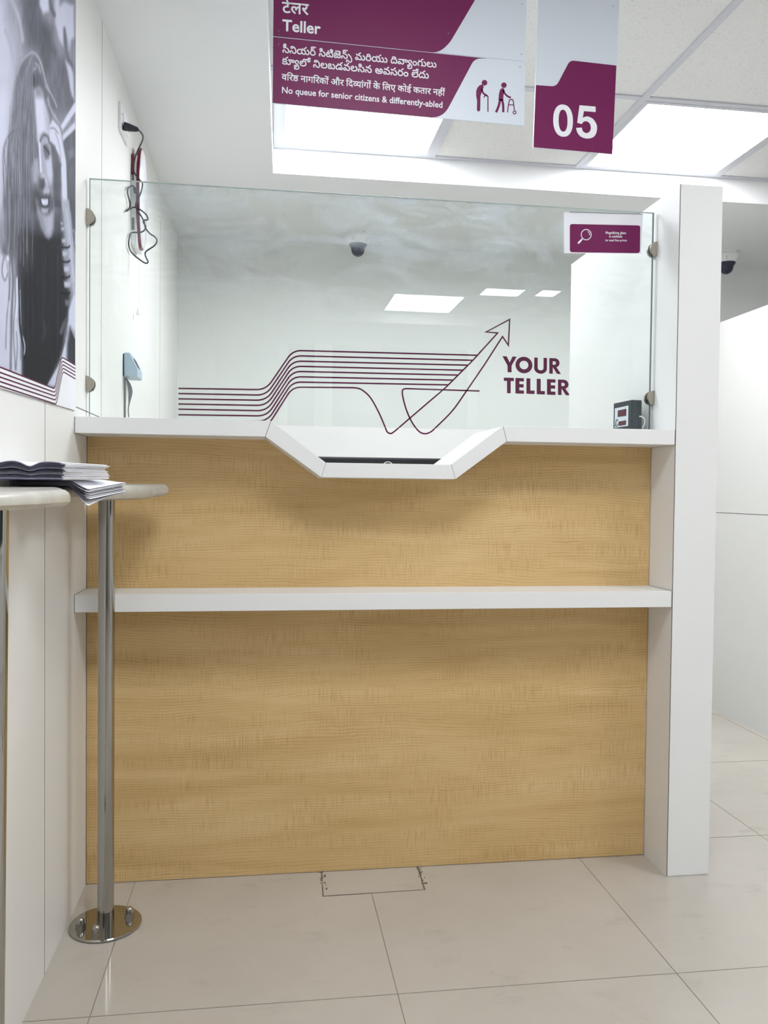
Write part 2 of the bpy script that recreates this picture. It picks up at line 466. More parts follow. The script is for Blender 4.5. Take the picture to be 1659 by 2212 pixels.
# lowered plain ceiling: along the left wall, over the booth, and at the far end of the hall
g = MB()
L = [(0, BACK), (0, NEARY), (.40, NEARY), (.443, .016), (.4685, YB), (RIGHTX, YB - .004), (RIGHTX, BACK)]
g.prism(L, 2, ZS, 2.7)
struct(g.build('trim_2', PAINT)); bpy.data.objects['trim_2']['label'] = 'plain white lowered ceiling around the grid'
struct(MB().box(.42, RIGHTX, NEARY, -4.12, 2.30, 2.7).build('trim_3', FASCIA))
g = MB()   # white boards that close the step up to the grid ceiling
g.add([(.4685, YB - .006, ZS), (RIGHTX, YB - .010, ZS), (RIGHTX, YB - .010, ZG + .01), (.4685, YB - .006, ZG + .01),
       (.4685, YB, ZS), (RIGHTX, YB - .004, ZS), (RIGHTX, YB - .004, ZG + .01), (.4685, YB, ZG + .01)],
      [(0, 1, 2, 3), (4, 5, 6, 7), (0, 1, 5, 4), (2, 3, 7, 6)])
struct(g.build('trim_4', FASCIA)); bpy.data.objects['trim_4']['label'] = 'white fascia between lowered and tiled ceiling'

# ------------------------------------------------------------------ ceiling panels
def ceiling_light(x0, x1, y0, y1, label):
    c = thing('ceiling_light', label, 'ceiling light', ((x0 + x1) / 2, (y0 + y1) / 2, ZG), 'square panel lights in the tile ceiling')
    f = .017
    m = MB()
    m.box(x0, x0 + f, y0, y1, ZG - .001, ZG + .006).box(x1 - f, x1, y0, y1, ZG - .001, ZG + .006)
    m.box(x0 + f, x1 - f, y0, y0 + f, ZG - .001, ZG + .006).box(x0 + f, x1 - f, y1 - f, y1, ZG - .001, ZG + .006)
    m.build('frame', TBAR, c)
    MB().box(x0 + f, x1 - f, y0 + f, y1 - f, ZG + .0005, ZG + .005).build('diffuser', LED, c)
ceiling_light(.4935, 1.0985, .5825, 1.1775, 'lit square panel light behind the purple senior-citizen sign')
ceiling_light(1.7495, 2.3495, .5825, 1.1775, 'lit square panel light behind and right of the 05 sign')
ceiling_light(1.306, 1.836, -4.09, -3.53, 'panel light mirrored largest in the glass screen')
ceiling_light(1.886, 2.19, -3.48, -3.26, 'panel light mirrored in the glass right of the largest reflection')
ceiling_light(2.27, 2.437, -3.44, -3.24, 'panel light mirrored smallest, at the edge of the right partition')
ceiling_light(.4935, 1.0985, -1.6775, -1.0825, 'panel light over the customer floor, nearest the poster wall')
ceiling_light(2.3745, 2.9725, -1.6775, -1.0825, 'added unseen panel light over the customer floor, in line with the aisle partition')  # lamp added out of view to brighten the post and counter front
ceiling_light(3.6225, 4.2225, -1.6775, -1.0825, 'added unseen panel light over the customer floor, farthest from the poster wall')  # lamp added out of view to lift the ambient light

# ------------------------------------------------------------------ partitions
def partition(name, x0, x1, y0, y1, label, seam, WHITE=WHITE):
    p = thing(name, label, 'partition', ((x0 + x1) / 2, (y0 + y1) / 2, 0))
    MB().box(x0, x1, y0 + .002, y1, .0, HP).build('core_panel', WHITE, p)
    MB().box(x0 + .0012, x1 - .0005, y0, y0 + .0025, .003, HP - .001).build('front_panel', WHITE, p)
    m = MB().box(x0 - .0004, x0 + .0010, y0 + .0004, y0 + .0018, .002, HP)
    m.build('edge_joint', SEAM, p)
    if seam:
        MB().box(x0 - .0005, x0 + .002, y0 + .03, y1 - .03, .9325, .9355).build('panel_joint', SEAM, p)
    return p
partition('partition_wall', PX0, PX1, -FD, .648, 'tall white laminate post and partition closing the right end of the wood counter', False)
partition('partition_wall', 2.554, 2.66, -.6, 1.78, 'white partition across the aisle at the right edge, with one level joint line', True, OFFW)
c = px(1543.0, 1182, 1, .12); d = px(1543.0, 1194, 1, .12)
o = MB().box(PX1, c[0], .12, .5, d[2], c[2]).build('wall_ledge', WHITE, None, .002)
tag(o, 'thin white ledge end peeking out from behind the tall white post', 'ledge')

# ------------------------------------------------------------------ teller counter
ct = thing('teller_counter', 'teller counter with wood laminate front, white worktop, pass tray and shelf', 'counter', (W / 2, 0, 0))
g = MB()
g.prism([(.0015, .0015), (W, .0015), (W, HC - TC), (1.057, HC - TC), (.925, 1.052), (.586, 1.052), (.448, HC - TC), (.0015, HC - TC)], 1, 0, .018)
g.build('front_panel', WOOD, ct)
MB().box(.0012, W - .0005, -FD, -.0005, HS - TS, HS).build('shelf', WHITE, ct, .0008, 1)
TL, TR = (.448, HC - TC), (1.057, HC - TC)
UL, UR = (.4615, HC), (1.0465, HC)
BL, BR = (.586, 1.050), (.925, 1.050)
IL, IR = (.5965, 1.0865), (.9135, 1.0865)
e = .0005
MB().prism([(.0015, HC - TC), (TL[0] - e, TL[1]), (UL[0] - e, HC), (.0015, HC)], 1, -FD, .15).build('worktop', WHITE, ct, .0006, 1)
MB().prism([(TR[0] + e, TR[1]), (W - .0005, HC - TC), (W - .0005, HC), (UR[0] + e, HC)], 1, -FD, .15).build('worktop', WHITE, ct, .0006, 1)
tr = MB().prism([(BL[0] + e, BL[1]), (BR[0] - e, BR[1]), (IR[0] - e, IR[1]), (IL[0] + e, IL[1])], 1, -FD, .15).build('pass_tray', WHITE, ct, .0006, 1)
MB().prism([(TL[0] + e, TL[1]), BL, IL, (UL[0] + e, UL[1])], 1, -FD, .15).build('tray_side', WHITE, tr, .0006, 1)
MB().prism([(TR[0] - e, TR[1]), BR, IR, (UR[0] - e, UR[1])], 1, -FD, .15).build('tray_side', WHITE, tr, .0006, 1)
for a, b in ((TL, UL), (TR, UR), (BL, IL), (BR, IR)):
    MB().prism([(a[0] - e, a[1] + .0004), (a[0] + e, a[1] + .0004), (b[0] + e, b[1] - .0004), (b[0] - e, b[1] - .0004)], 1, -FD + .0004, -FD + .02).build('mitre_joint', SEAM, ct)
for x0, x1 in ((.0003, .0015), (W - .0005, W + .0010)):  # dark strips in the end joints stand in for the shade of the gaps
    MB().box(x0, x1, -FD + .001, .0, HS - TS, HS).build('shaded_end_joint', SEAM, ct)
    MB().box(x0, x1, -FD + .001, .14, HC - TC, HC).build('shaded_end_joint', SEAM, ct)
MB().box(.002, W - .002, .02, .62, .70, .73).build('inner_desk', WHITE, ct)
for x0 in (.01, W - .03): MB().box(x0, x0 + .02, .03, .6, 0, .70).build('desk_support', WHITE, ct)

# ------------------------------------------------------------------ glass screen
gs = thing('glass_screen', 'clear greenish glass screen standing over the counter between wall and post', 'glass screen', (W / 2, 0, HC))
GX0, GX1, GZ0, GZ1 = .007, 1.505, 1.1872, 1.794
MB().box(GX0, GX1, -.0045, .0045, GZ0, GZ1).build('pane', GLASS, gs)
m = MB()
m.box(GX0, GX1, -.0044, .0044, GZ1, GZ1 + .0006).build('polished_edge', GLASSEDGE, gs)
MB().box(GX0 - .0006, GX0, -.0044, .0044, GZ0, GZ1).build('polished_edge', DARKEDGE, gs)
MB().box(GX1, GX1 + .0006, -.0044, .0044, GZ0, GZ1).build('polished_edge', DARKEDGE, gs)
def clamp(x, z, s, r):
    m = MB()
    for y0, y1 in ((-.0135, -.0052), (.0052, .0135)):
        arc = [(x + s * r * math.cos(a), z + r * 1.02 * math.sin(a)) for a in np.linspace(-math.pi / 2, math.pi / 2, 17)]
        m.prism(arc, 1, y0, y1)
    m.prism([(x, z - r), (x + s * .006, z - r), (x + s * .006, z + r), (x, z + r)], 1, -.0055, .0055)
    c_ = m.build('clamp', NICKEL, gs, .0006, 1)
    m = MB(); m.box(min(x + s * .006, x + s * r * .8), max(x + s * .006, x + s * r * .8), -.0053, .0053, z - r * .8, z - r * .8 + .004)
    m.build('rubber_pad', BLACK, c_)
RC = .0195
clamp(.0004, px(186, 470, 1, 0)[2], 1, RC); clamp(.0004, px(189, 830, 1, 0)[2], 1, RC)
clamp(PX0 - .0004, px(1410, 540, 1, 0)[2], -1, RC); clamp(PX0 - .0004, px(1397, 860, 1, 0)[2], -1, RC)

# outlines of the sign lettering (Telugu and Hindi lines): glyph -> contours, line -> [width, [glyph, x, y] ...]
GLYPH = {
 'T244': '472,-12 425,-12q 355,19q 293,84q 256,133 235,162q 206,195q 181,209q 164,209 141,209q 111,172q 111,143 111,108q 135,46q 159,14 78,-13 56,22q 29,97q 29,143 29,184q 64,248q 125,286q 165,286 204,286q 257,259q 302,210q 328,175 358,136q 402,89q 448,67q 480,67 530,67q 584,132q 584,193 584,251q 538,338q 458,401q 408,423 446,500 508,474q 608,386q 667,269q 667,198 667,133q 622,38q 536,-12q/214,432 178,432q 114,447q 85,458 112,522 132,514q 180,501q 210,501 253,501q 313,535q 313,587 313,594 313,633q 255,686q 208,686 183,686q 147,668q 147,648 147,626q 183,608q 207,608 245,608q 295,649q 319,675 343,618 330,604q 294,572q 242,550q 203,550 143,550q 76,595q 76,643 76,674q 110,720q 172,747q 214,747 300,747q 384,654q 384,583 384,511q 297,432q/245,869 306,869q 375,821q 393,777 317,757 309,780q 273,804q 245,804 214,804q 175,777q 175,750 175,738q 184,715q 195,704 132,676 119,693q 104,735q 104,757 104,810q 182,869q',
 'T194': '472,-12 425,-12q 355,19q 293,84q 256,133 235,162q 206,195q 181,209q 164,209 141,209q 111,172q 111,143 111,108q 135,46q 159,14 78,-13 56,22q 29,97q 29,143 29,184q 64,248q 125,286q 165,286 204,286q 257,259q 302,209q 328,175 359,134q 404,87q 447,67q 476,67 512,67q 560,100q 583,171q 583,227 583,292q 539,423q 461,535q 357,613q 297,626 285,629q 260,632q 246,632 209,632q 169,600q 169,576 169,551q 198,521q 226,521 253,521q 289,549q 289,584 289,608q 269,649q 255,662 327,673 341,651q 360,602q 360,575 360,519q 289,452q 226,452 179,452q 121,490q 95,545q 95,572 95,614q 136,671q 210,701q 259,701 338,701q 484,628q 599,498q 666,327q 666,228 666,146q 622,39q 536,-12q',
 'T48': '35,236 35,314q 101,433q 218,500q 296,500 375,500q 492,435q 558,317q 558,237 558,163q 494,50q 376,-12q 296,-12 217,-12q 100,50q 35,161q/118,245 118,167q 208,67q 296,67 356,67q 435,111q 475,190q 475,240 475,290q 436,372q 357,421q 296,421 235,421q 156,372q 118,292q/709,-12 642,-12q 541,56q 502,111 542,176 570,139q 625,91q 684,67q 716,67 767,67q 821,132q 821,193 821,251q 774,339q 693,403q 642,426 679,492 741,466q 843,379q 904,266q 904,199 904,100q 804,-12q/1056,-12 989,-12q 888,56q 849,111 889,176 917,139q 972,91q 1031,67q 1063,67 1114,67q 1168,132q 1168,193 1168,251q 1121,338q 1042,401q 992,423 1029,500 1091,474q 1191,386q 1251,270q 1251,199 1251,100q 1151,-12q/635,425 606,425q 553,447q 509,508q 493,564 576,591 591,536q 619,500q 641,500 661,500q 696,525q 728,565 759,605 793,649q 850,701q 914,725q 958,725 964,648 929,646q 882,628q 843,589q 817,556 794,526 766,490q 716,446q 665,425q',
 'T129': '35,236 35,314q 101,433q 218,500q 296,500 375,500q 492,435q 558,317q 558,237 558,163q 494,50q 376,-12q 296,-12 217,-12q 100,50q 35,161q/118,248 118,167q 208,67q 296,67 356,67q 435,112q 475,192q 475,242 475,293q 436,376q 357,425q 296,425 235,425q 156,376q 118,296q/108,540 108,572q 140,618q 171,637 170,619 136,637q 100,690q 100,724 100,751q 120,791q 138,805 152,816q 190,831q 249,838q 295,838 582,838 582,763 279,763 245,763q 215,759q 206,754 195,749q 183,730q 183,717 183,704q 193,684q 204,678 214,673q 247,668q 278,668 415,668 415,593 274,593 246,593q 215,586q 207,580 191,568q 191,546 191,534q 200,516q 207,511 216,504q 244,500q 266,500 303,500 303,425 265,425 218,425q 147,449q 108,500q',
 'T3': '',
 'T208': '472,-12 425,-12q 355,19q 293,84q 256,133 235,162q 206,195q 181,209q 164,209 141,209q 111,172q 111,143 111,108q 135,46q 159,14 78,-13 56,22q 29,97q 29,143 29,184q 64,248q 125,286q 165,286 204,286q 257,259q 302,210q 328,175 358,136q 402,89q 448,67q 480,67 530,67q 584,132q 584,193 584,251q 538,338q 458,401q 408,423 446,500 508,474q 608,386q 667,269q 667,198 667,133q 622,38q 536,-12q/214,432 178,432q 115,448q 85,458 112,522 132,514q 180,501q 210,501 239,501q 286,516q 314,556q 314,595 314,600 314,645q 255,708q 212,708 181,708q 147,683q 147,662 147,643q 166,624q 193,618q 203,618 247,618q 297,658q 319,690 354,646 342,626q 305,584q 248,555q 206,555 172,555q 113,576q 76,622q 76,659 76,710q 149,773q 212,773 266,773q 343,725q 384,644q 384,595 384,507q 289,432q',
 'T185': '555,-12 518,-12q 458,7q 409,51q 387,90 408,91 385,49q 331,4q 270,-12q 236,-12 188,-12q 115,23q 65,88q 39,178q 39,232 39,301q 74,403q 134,468q 207,500q 245,500 288,500q 349,469q 382,412q 382,373 382,333q 349,270q 281,235q 227,235 194,235q 134,257q 89,289q 76,304 100,366 108,355q 141,326q 190,305q 222,305 262,305q 303,339q 303,369 303,398q 271,429q 244,429 209,429q 152,385q 118,302q 118,242 118,234 118,193q 139,116q 192,67q 238,67 277,67q 328,96q 355,150q 358,185 436,185 439,144q 471,92q 519,67q 547,67 601,67q 654,131q 654,192 654,245q 613,338q 536,416q 481,447 511,474 543,494 597,463q 685,380q 737,270q 737,198 737,131q 692,37q 611,-12q/282,624 275,478 199,478 192,624/537,432 501,432q 438,448q 408,458 435,522 455,514q 503,501q 533,501 562,501q 609,516q 637,556q 637,595 637,600 637,645q 578,708q 535,708 504,708q 470,683q 470,662 470,643q 489,624q 516,618q 526,618 570,618q 620,658q 642,690 677,646 665,626q 628,584q 571,555q 529,555 495,555q 436,576q 399,622q 399,659 399,710q 472,773q 535,773 589,773q 666,725q 707,644q 707,595 707,507q 612,432q',
 'T262': '530,-12 492,-12q 433,9q 386,53q 366,89 386,90 360,49q 306,5q 244,-12q 205,-12 150,-12q 77,27q 41,92q 41,130 41,171q 74,229q 140,272q 189,289 230,304q 278,338q 278,371 278,387q 264,412q 231,427q 203,427 160,427q 118,394q 118,365 118,352q 125,330q 128,323 53,302 45,317q 36,354q 36,375 36,407q 70,464q 144,500q 203,500 263,500q 331,460q 360,400q 360,370 360,332q 330,279q 271,241q 227,225 174,205q 123,164q 123,131 123,102q 164,67q 207,67 249,67q 304,96q 333,150q 336,185 414,185 418,124q 482,67q 527,67 574,67q 618,107q 618,142 618,165q 604,203q 593,221 667,252 682,230q 701,167q 701,135 701,89q 661,23q 585,-12q/673,377 673,324q 590,252q 512,252 458,252q 374,282q 316,331q 299,357 335,414 364,370q 466,327q 514,327 539,327q 573,339q 590,361q 590,376 590,405q 543,425q 508,425 467,425 476,482 488,486q 516,491q 529,491 555,491q 606,480q 648,455q 673,411q/681,553 681,520q 658,473q 642,460 619,441q 554,425q 497,425 442,425 442,500 509,500 541,500q 574,507q 584,515 592,522q 599,540q 599,552 599,565q 591,585q 583,592 573,600q 543,608q 508,608 164,608 164,683 502,683 557,683q 620,667q 643,647 660,632q 681,587q',
 'T122': '472,-12 425,-12q 355,19q 293,84q 256,133 235,162q 206,195q 181,209q 164,209 141,209q 111,172q 111,143 111,108q 135,46q 159,14 78,-13 56,22q 29,97q 29,143 29,184q 64,248q 125,286q 165,286 204,286q 257,259q 302,210q 328,175 358,136q 402,89q 448,67q 480,67 531,67q 584,131q 584,192 584,249q 541,334q 466,391q 369,423q 315,426 337,500 366,500 454,486q 589,406q 667,280q 667,194 667,132q 623,39q 537,-12q/174,540 174,572q 206,618q 237,637 236,619 202,637q 166,690q 166,724 166,751q 186,791q 204,805 218,816q 256,831q 315,838q 361,838 648,838 648,763 345,763 311,763q 281,759q 272,754 261,749q 249,730q 249,717 249,704q 259,684q 270,678 280,673q 313,668q 344,668 481,668 481,593 340,593 312,593q 281,586q 273,580 257,568q 257,546 257,534q 266,516q 273,511 282,504q 310,500q 332,500 352,500 390,425 331,425 284,425q 213,449q 174,500q',
 'T504': '212,-337 177,-337q 122,-317q 71,-272q 40,-234 8,-194q -30,-163q -51,-163 -72,-163q -96,-192q -96,-218 -96,-245q -77,-293q -61,-318 -133,-344 -147,-320q -174,-252q -174,-214 -174,-158q -110,-93q -52,-93 -26,-93q 19,-110q 69,-151q 99,-187 121,-212q 157,-247q 196,-266q 220,-266 251,-266q 298,-229q 324,-153q 324,-95 324,-12q 269,143q 174,280q 51,391q -18,430 22,500 88,462q 223,344q 335,190q 403,5q 403,-101 403,-172q 361,-279q 277,-337q',
 'T47': '239,425 210,425q 157,447q 113,508q 97,564 180,591 195,536q 223,500q 245,500 265,500q 300,525q 332,565 363,605 397,649q 454,701q 518,725q 562,725 568,648 533,646q 486,628q 447,589q 421,556 398,526 370,490q 320,446q 269,425q/481,-12 435,-12q 365,24q 306,88q 273,131 244,171q 202,207q 172,207 144,207q 107,171q 107,136 107,105q 146,63q 180,63 214,63q 259,103q 275,141 328,81 309,54q 267,12q 214,-12q 175,-12 122,-12q 58,32q 29,101q 29,138 29,182q 67,246q 131,282q 170,282 206,282q 262,257q 316,204q 348,161 375,126q 417,84q 459,67q 486,67 539,67q 593,131q 593,192 593,249q 547,336q 465,395q 355,425q 292,425 243,425 326,500 437,493q 594,412q 676,279q 676,194 676,135q 634,41q 547,-12q/828,-12 761,-12q 660,56q 621,111 661,176 689,139q 744,91q 803,67q 835,67 886,67q 940,132q 940,193 940,251q 893,338q 814,401q 764,423 801,500 863,474q 963,386q 1023,270q 1023,199 1023,100q 923,-12q',
 'T201': '279,683 349,683q 445,624q 494,527q 494,469 494,451q 489,415q 486,404 416,438 417,443q 417,450q 417,454 417,487q 393,558q 333,607q 279,607 230,607q 190,566q 190,540 190,515q 215,481q 237,468 150,448 131,467q 111,517q 111,542 111,581q 147,645q 221,683q/35,236 35,314q 101,433q 218,500q 296,500 375,500q 492,435q 558,317q 558,237 558,163q 494,50q 376,-12q 296,-12 217,-12q 100,50q 35,161q/118,248 118,167q 208,67q 296,67 356,67q 435,112q 475,192q 475,242 475,293q 436,376q 357,425q 296,425 235,425q 156,376q 118,296q',
 'T63': '116,-12 49,-12q -52,56q -91,111 -51,176 -23,139q 32,91q 91,67q 123,67 174,67q 228,132q 228,193 228,251q 181,338q 102,401q 52,423 89,500 151,474q 251,386q 311,270q 311,199 311,100q 211,-12q',
 'T192': '329,683 406,683q 513,624q 569,527q 569,469 569,451q 564,415q 561,404 491,438 492,443q 492,450q 492,454 492,487q 462,558q 390,607q 328,607 271,607q 222,566q 222,540 222,515q 246,481q 268,468 181,448 163,467q 143,517q 143,542 143,581q 182,645q 265,683q/504,-12 467,-12q 409,8q 364,53q 343,90 362,92 341,49q 289,4q 231,-12q 198,-12 125,-12q 35,100q 35,200 35,289q 113,424q 257,500q 357,500 457,500q 597,423q 671,288q 671,200 671,132q 630,37q 555,-12q/496,67 538,67q 588,129q 588,202 588,267q 539,367q 440,425q 364,425 349,425 274,425q 171,370q 118,271q 118,205 118,130q 167,67q 210,67 255,67q 310,132q 314,185 392,185 396,124q 459,67q',
 'T169': '481,-12 435,-12q 365,24q 306,88q 273,131 244,171q 202,207q 172,207 144,207q 107,171q 107,136 107,105q 146,63q 180,63 214,63q 259,103q 275,141 328,81 309,54q 267,12q 214,-12q 175,-12 122,-12q 58,32q 29,101q 29,138 29,182q 67,246q 131,282q 170,282 206,282q 262,257q 316,204q 348,161 375,126q 417,84q 459,67q 487,67 539,67q 593,131q 593,192 593,260q 532,353q 434,412q 379,427 529,438 571,418q 638,348q 676,252q 676,194 676,135q 634,41q 547,-12q/892,220 855,220q 802,242q 770,279q 755,323q 755,344 755,376q 774,422q 788,443 876,450 851,425q 828,378q 828,353 828,323q 863,286q 896,286 931,286q 960,323q 960,350 960,392q 909,425q 863,425 97,425 97,500 821,500 864,500q 924,493q 968,477q 986,462 1007,446q 1033,391q 1033,353 1033,290q 957,220q',
 'T496': '174,-386 120,-386q 44,-366q -4,-331q -27,-285q -27,-260 -27,-223q 16,-166q 82,-138 123,-121q 158,-96q 158,-73 158,-57q 134,-31q 99,-31 70,-31q 40,-52q 40,-72 40,-81q 44,-98q 47,-105 -23,-121 -30,-107q -38,-74q -38,-61 -38,-23q 26,37q 100,37 150,37q 209,3q 235,-47q 235,-72 235,-120q 175,-172q 122,-194 92,-206q 62,-225q 51,-244q 51,-257 51,-283q 113,-314q 174,-314 229,-314q 321,-284q 377,-216q 377,-159 377,-119q 347,-46q 265,40q 187,101 137,140q 66,212q 30,288q 30,333 30,379q 76,455q 162,500q 222,500 273,500q 345,472q 391,425q 413,365q 413,333 413,295q 388,232q 368,206 305,245 318,262q 333,301q 333,327 333,355q 309,400q 259,428q 220,428 168,428q 109,375q 109,333 109,300q 151,238q 223,176q 268,141 316,104q 388,34q 435,-37q 458,-114q 458,-158 458,-215q 418,-300q 343,-357q 238,-386q',
 'T6': '33,208 33,271q 88,370q 188,428q 253,428 319,428q 419,371q 474,271q 474,208 474,145q 420,46q 321,-12q 253,-12 186,-12q 87,46q 33,146q/115,209 115,149q 185,66q 253,66 299,66q 361,104q 392,169q 392,209 392,268q 319,350q 253,350 209,350q 147,312q 115,249q',
 'T25': '294,500 372,500q 484,441q 543,332q 543,255 543,192q 519,96q 484,22q 465,-8 382,29 401,57q 437,117q 460,194q 460,245 460,294q 428,376q 353,425q 289,425 238,425q 164,383q 123,303q 123,246 123,178q 167,75q 201,29 118,-8 84,44q 40,172q 40,245 40,314q 97,430q 210,500q/264,425 235,425q 182,447q 138,508q 122,564 205,591 220,536q 248,500q 270,500 290,500q 325,525q 357,565 388,605 422,649q 479,701q 543,725q 587,725 593,648 558,646q 511,628q 472,589q 446,556 423,526 395,490q 345,446q 294,425q',
 'T51': '356,-12 251,-12q 108,60q 35,187q 35,269 35,343q 86,446q 172,500q 225,500 265,500q 324,469q 357,412q 357,373 357,333q 323,270q 254,235q 201,235 168,235q 112,257q 71,289q 58,304 81,366 89,355q 118,326q 164,305q 196,305 237,305q 278,339q 278,369 278,398q 246,429q 220,429 172,429q 114,351q 114,284 114,266 114,226q 143,155q 201,99q 292,67q 353,67 463,67q 591,159q 591,245 591,303q 526,395q 457,423 497,500 580,464q 674,336q 674,250 674,176q 608,57q 467,-12q',
 'T23': '264,-12 200,-12q 97,24q 30,94q 18,146 104,169 113,138q 150,92q 215,67q 267,67 320,67q 381,86q 408,119q 408,141 408,161q 388,191q 340,210q 297,213 232,218 180,222q 105,239q 81,258 60,274q 37,323q 37,357 37,398q 85,463q 180,500q 252,500 318,500q 407,475q 466,414q 484,360 398,338 389,367q 356,406q 298,425q 252,425 202,425q 144,407q 120,377q 120,358 120,331q 165,300q 231,295 308,290 360,286q 425,264q 446,247 469,228q 491,174q 491,142 491,92q 440,23q 339,-12q/234,425 205,425q 152,447q 108,508q 92,564 175,591 190,536q 218,500q 240,500 260,500q 295,525q 327,565 358,605 392,649q 449,701q 513,725q 557,725 563,648 528,646q 481,628q 442,589q 416,556 393,526 365,490q 315,446q 264,425q',
 'T64': '116,-12 49,-12q -52,56q -91,111 -51,176 -23,139q 31,91q 88,67q 121,67 174,67q 228,131q 228,189 228,244q 181,332q 101,401q 53,425 89,500 99,496q 128,479q 138,471 158,446 201,421q 270,345q 311,250q 311,194 311,99q 211,-12q/512,220 475,220q 422,242q 390,279q 375,323q 375,344 375,376q 394,422q 408,443 496,450 471,425q 448,378q 448,353 448,323q 483,286q 516,286 551,286q 580,323q 580,350 580,392q 529,425q 483,425 79,425 89,500 441,500 484,500q 544,493q 588,477q 606,462 627,446q 653,391q 653,353 653,290q 577,220q',
 'T427': '356,-12 251,-12q 108,60q 35,187q 35,269 35,343q 86,446q 172,500q 225,500 255,500q 303,482q 338,449q 357,402q 357,373 357,312q 281,235q 201,235 168,235q 112,257q 71,289q 58,304 81,366 89,355q 118,326q 164,305q 196,305 237,305q 278,339q 278,369 278,398q 246,429q 220,429 172,429q 114,351q 114,284 114,266 114,226q 143,155q 201,99q 292,67q 353,67 461,67q 591,156q 591,253 591,318q 523,414q 476,436 515,500 537,500 585,465q 645,387q 674,299q 674,250 674,176q 610,57q 470,-12q/907,420 870,420q 817,442q 785,478q 770,522q 770,544 770,576q 789,622q 803,643 891,650 866,625q 843,578q 843,553 843,523q 878,486q 911,486 946,486q 975,523q 975,550 975,592q 924,625q 878,625 775,625 726,625q 680,573q 674,532 596,532 589,578q 535,625q 503,625 490,625 452,625q 414,590q 414,564 414,545q 429,516q 465,500q 496,500 525,500 525,425 494,425 446,425q 373,458q 332,522q 332,567 332,607q 371,666q 441,700q 487,700 492,700 526,700q 581,685q 626,644q 643,606 628,611 642,640q 681,680q 740,700q 784,700 827,700 898,700q 974,684q 1001,662 1022,646q 1048,591q 1048,553 1048,490q 972,420q/934,850 995,850q 1064,799q 1081,754 1005,734 1000,749q 982,772q 955,784q 935,784 908,784q 868,756q 868,729 868,715q 887,680q 917,660 843,632 816,657q 793,707q 793,737 793,773q 830,823q 894,850q',
 'T45': '533,-12 496,-12q 436,7q 387,51q 365,90 386,90 360,49q 306,5q 244,-12q 205,-12 150,-12q 77,27q 41,92q 41,130 41,171q 74,229q 140,272q 189,289 230,304q 278,338q 278,371 278,387q 264,412q 231,427q 203,427 160,427q 118,394q 118,365 118,352q 125,330q 128,323 53,302 45,317q 36,354q 36,375 36,407q 70,464q 144,500q 203,500 263,500q 331,460q 360,400q 360,370 360,332q 330,279q 271,241q 227,225 174,205q 123,164q 123,131 123,102q 164,67q 207,67 249,67q 304,96q 333,150q 336,185 414,185 417,144q 449,92q 497,67q 525,67 580,67q 632,132q 632,193 632,251q 585,338q 506,401q 456,423 493,500 555,474q 655,386q 715,270q 715,199 715,132q 670,37q 589,-12q',
 'T35': '546,-12 491,-12q 413,11q 363,54q 346,84 362,91 341,48q 289,3q 231,-12q 198,-12 125,-12q 35,98q 35,194 35,291q 120,427q 277,500q 383,500 436,500q 526,481q 605,447q 642,424 593,358 559,380q 493,410q 421,425q 377,425 295,425q 179,372q 118,270q 118,197 118,127q 167,67q 210,67 257,67q 310,132q 314,185 392,185 394,146q 427,86q 463,76 480,69q 523,63q 550,63 591,63q 631,98q 631,129 631,160q 594,188q 565,188 538,188q 499,159q 499,124 499,99q 519,59q 533,46 467,35 453,57q 429,109q 429,141 429,197q 506,265q 569,265 611,265q 675,231q 711,172q 711,135 711,97q 686,42q 641,6q 581,-12q/344,425 315,425q 262,447q 218,508q 202,564 285,591 300,536q 328,500q 350,500 370,500q 405,525q 437,565 468,605 502,649q 559,701q 623,725q 667,725 673,648 638,646q 591,628q 552,589q 526,556 503,526 475,490q 425,446q 374,425q',
 'T54': '481,-12 435,-12q 365,24q 306,88q 273,131 244,171q 202,207q 172,207 144,207q 107,171q 107,136 107,105q 146,63q 180,63 214,63q 259,103q 275,141 328,81 309,54q 267,12q 214,-12q 175,-12 122,-12q 58,32q 29,101q 29,138 29,182q 67,246q 131,282q 170,282 206,282q 262,257q 316,204q 348,161 375,126q 417,84q 459,67q 486,67 539,67q 593,131q 593,192 593,249q 547,336q 465,395q 355,425q 292,425 243,425 326,500 437,493q 594,412q 676,279q 676,194 676,135q 634,41q 547,-12q/239,425 210,425q 157,447q 113,508q 97,564 180,591 195,536q 223,500q 245,500 265,500q 300,525q 332,565 363,605 397,649q 454,701q 518,725q 562,725 568,648 533,646q 486,628q 447,589q 421,556 398,526 370,490q 320,446q 269,425q',
 'T42': '472,-12 425,-12q 355,19q 293,84q 256,133 235,162q 206,195q 181,209q 164,209 141,209q 111,172q 111,143 111,108q 135,46q 159,14 78,-13 56,22q 29,97q 29,143 29,184q 64,248q 125,286q 165,286 204,286q 257,259q 302,210q 328,175 358,136q 403,88q 448,67q 478,67 530,67q 584,133q 584,194 584,250q 538,336q 456,395q 346,425q 282,425 238,425 316,500 428,493q 584,412q 667,279q 667,194 667,132q 623,39q 537,-12q/236,425 207,425q 154,447q 110,508q 94,564 177,591 192,536q 220,500q 242,500 262,500q 297,525q 329,565 360,605 394,649q 451,701q 515,725q 559,725 565,648 530,646q 483,628q 444,589q 418,556 395,526 367,490q 317,446q 266,425q',
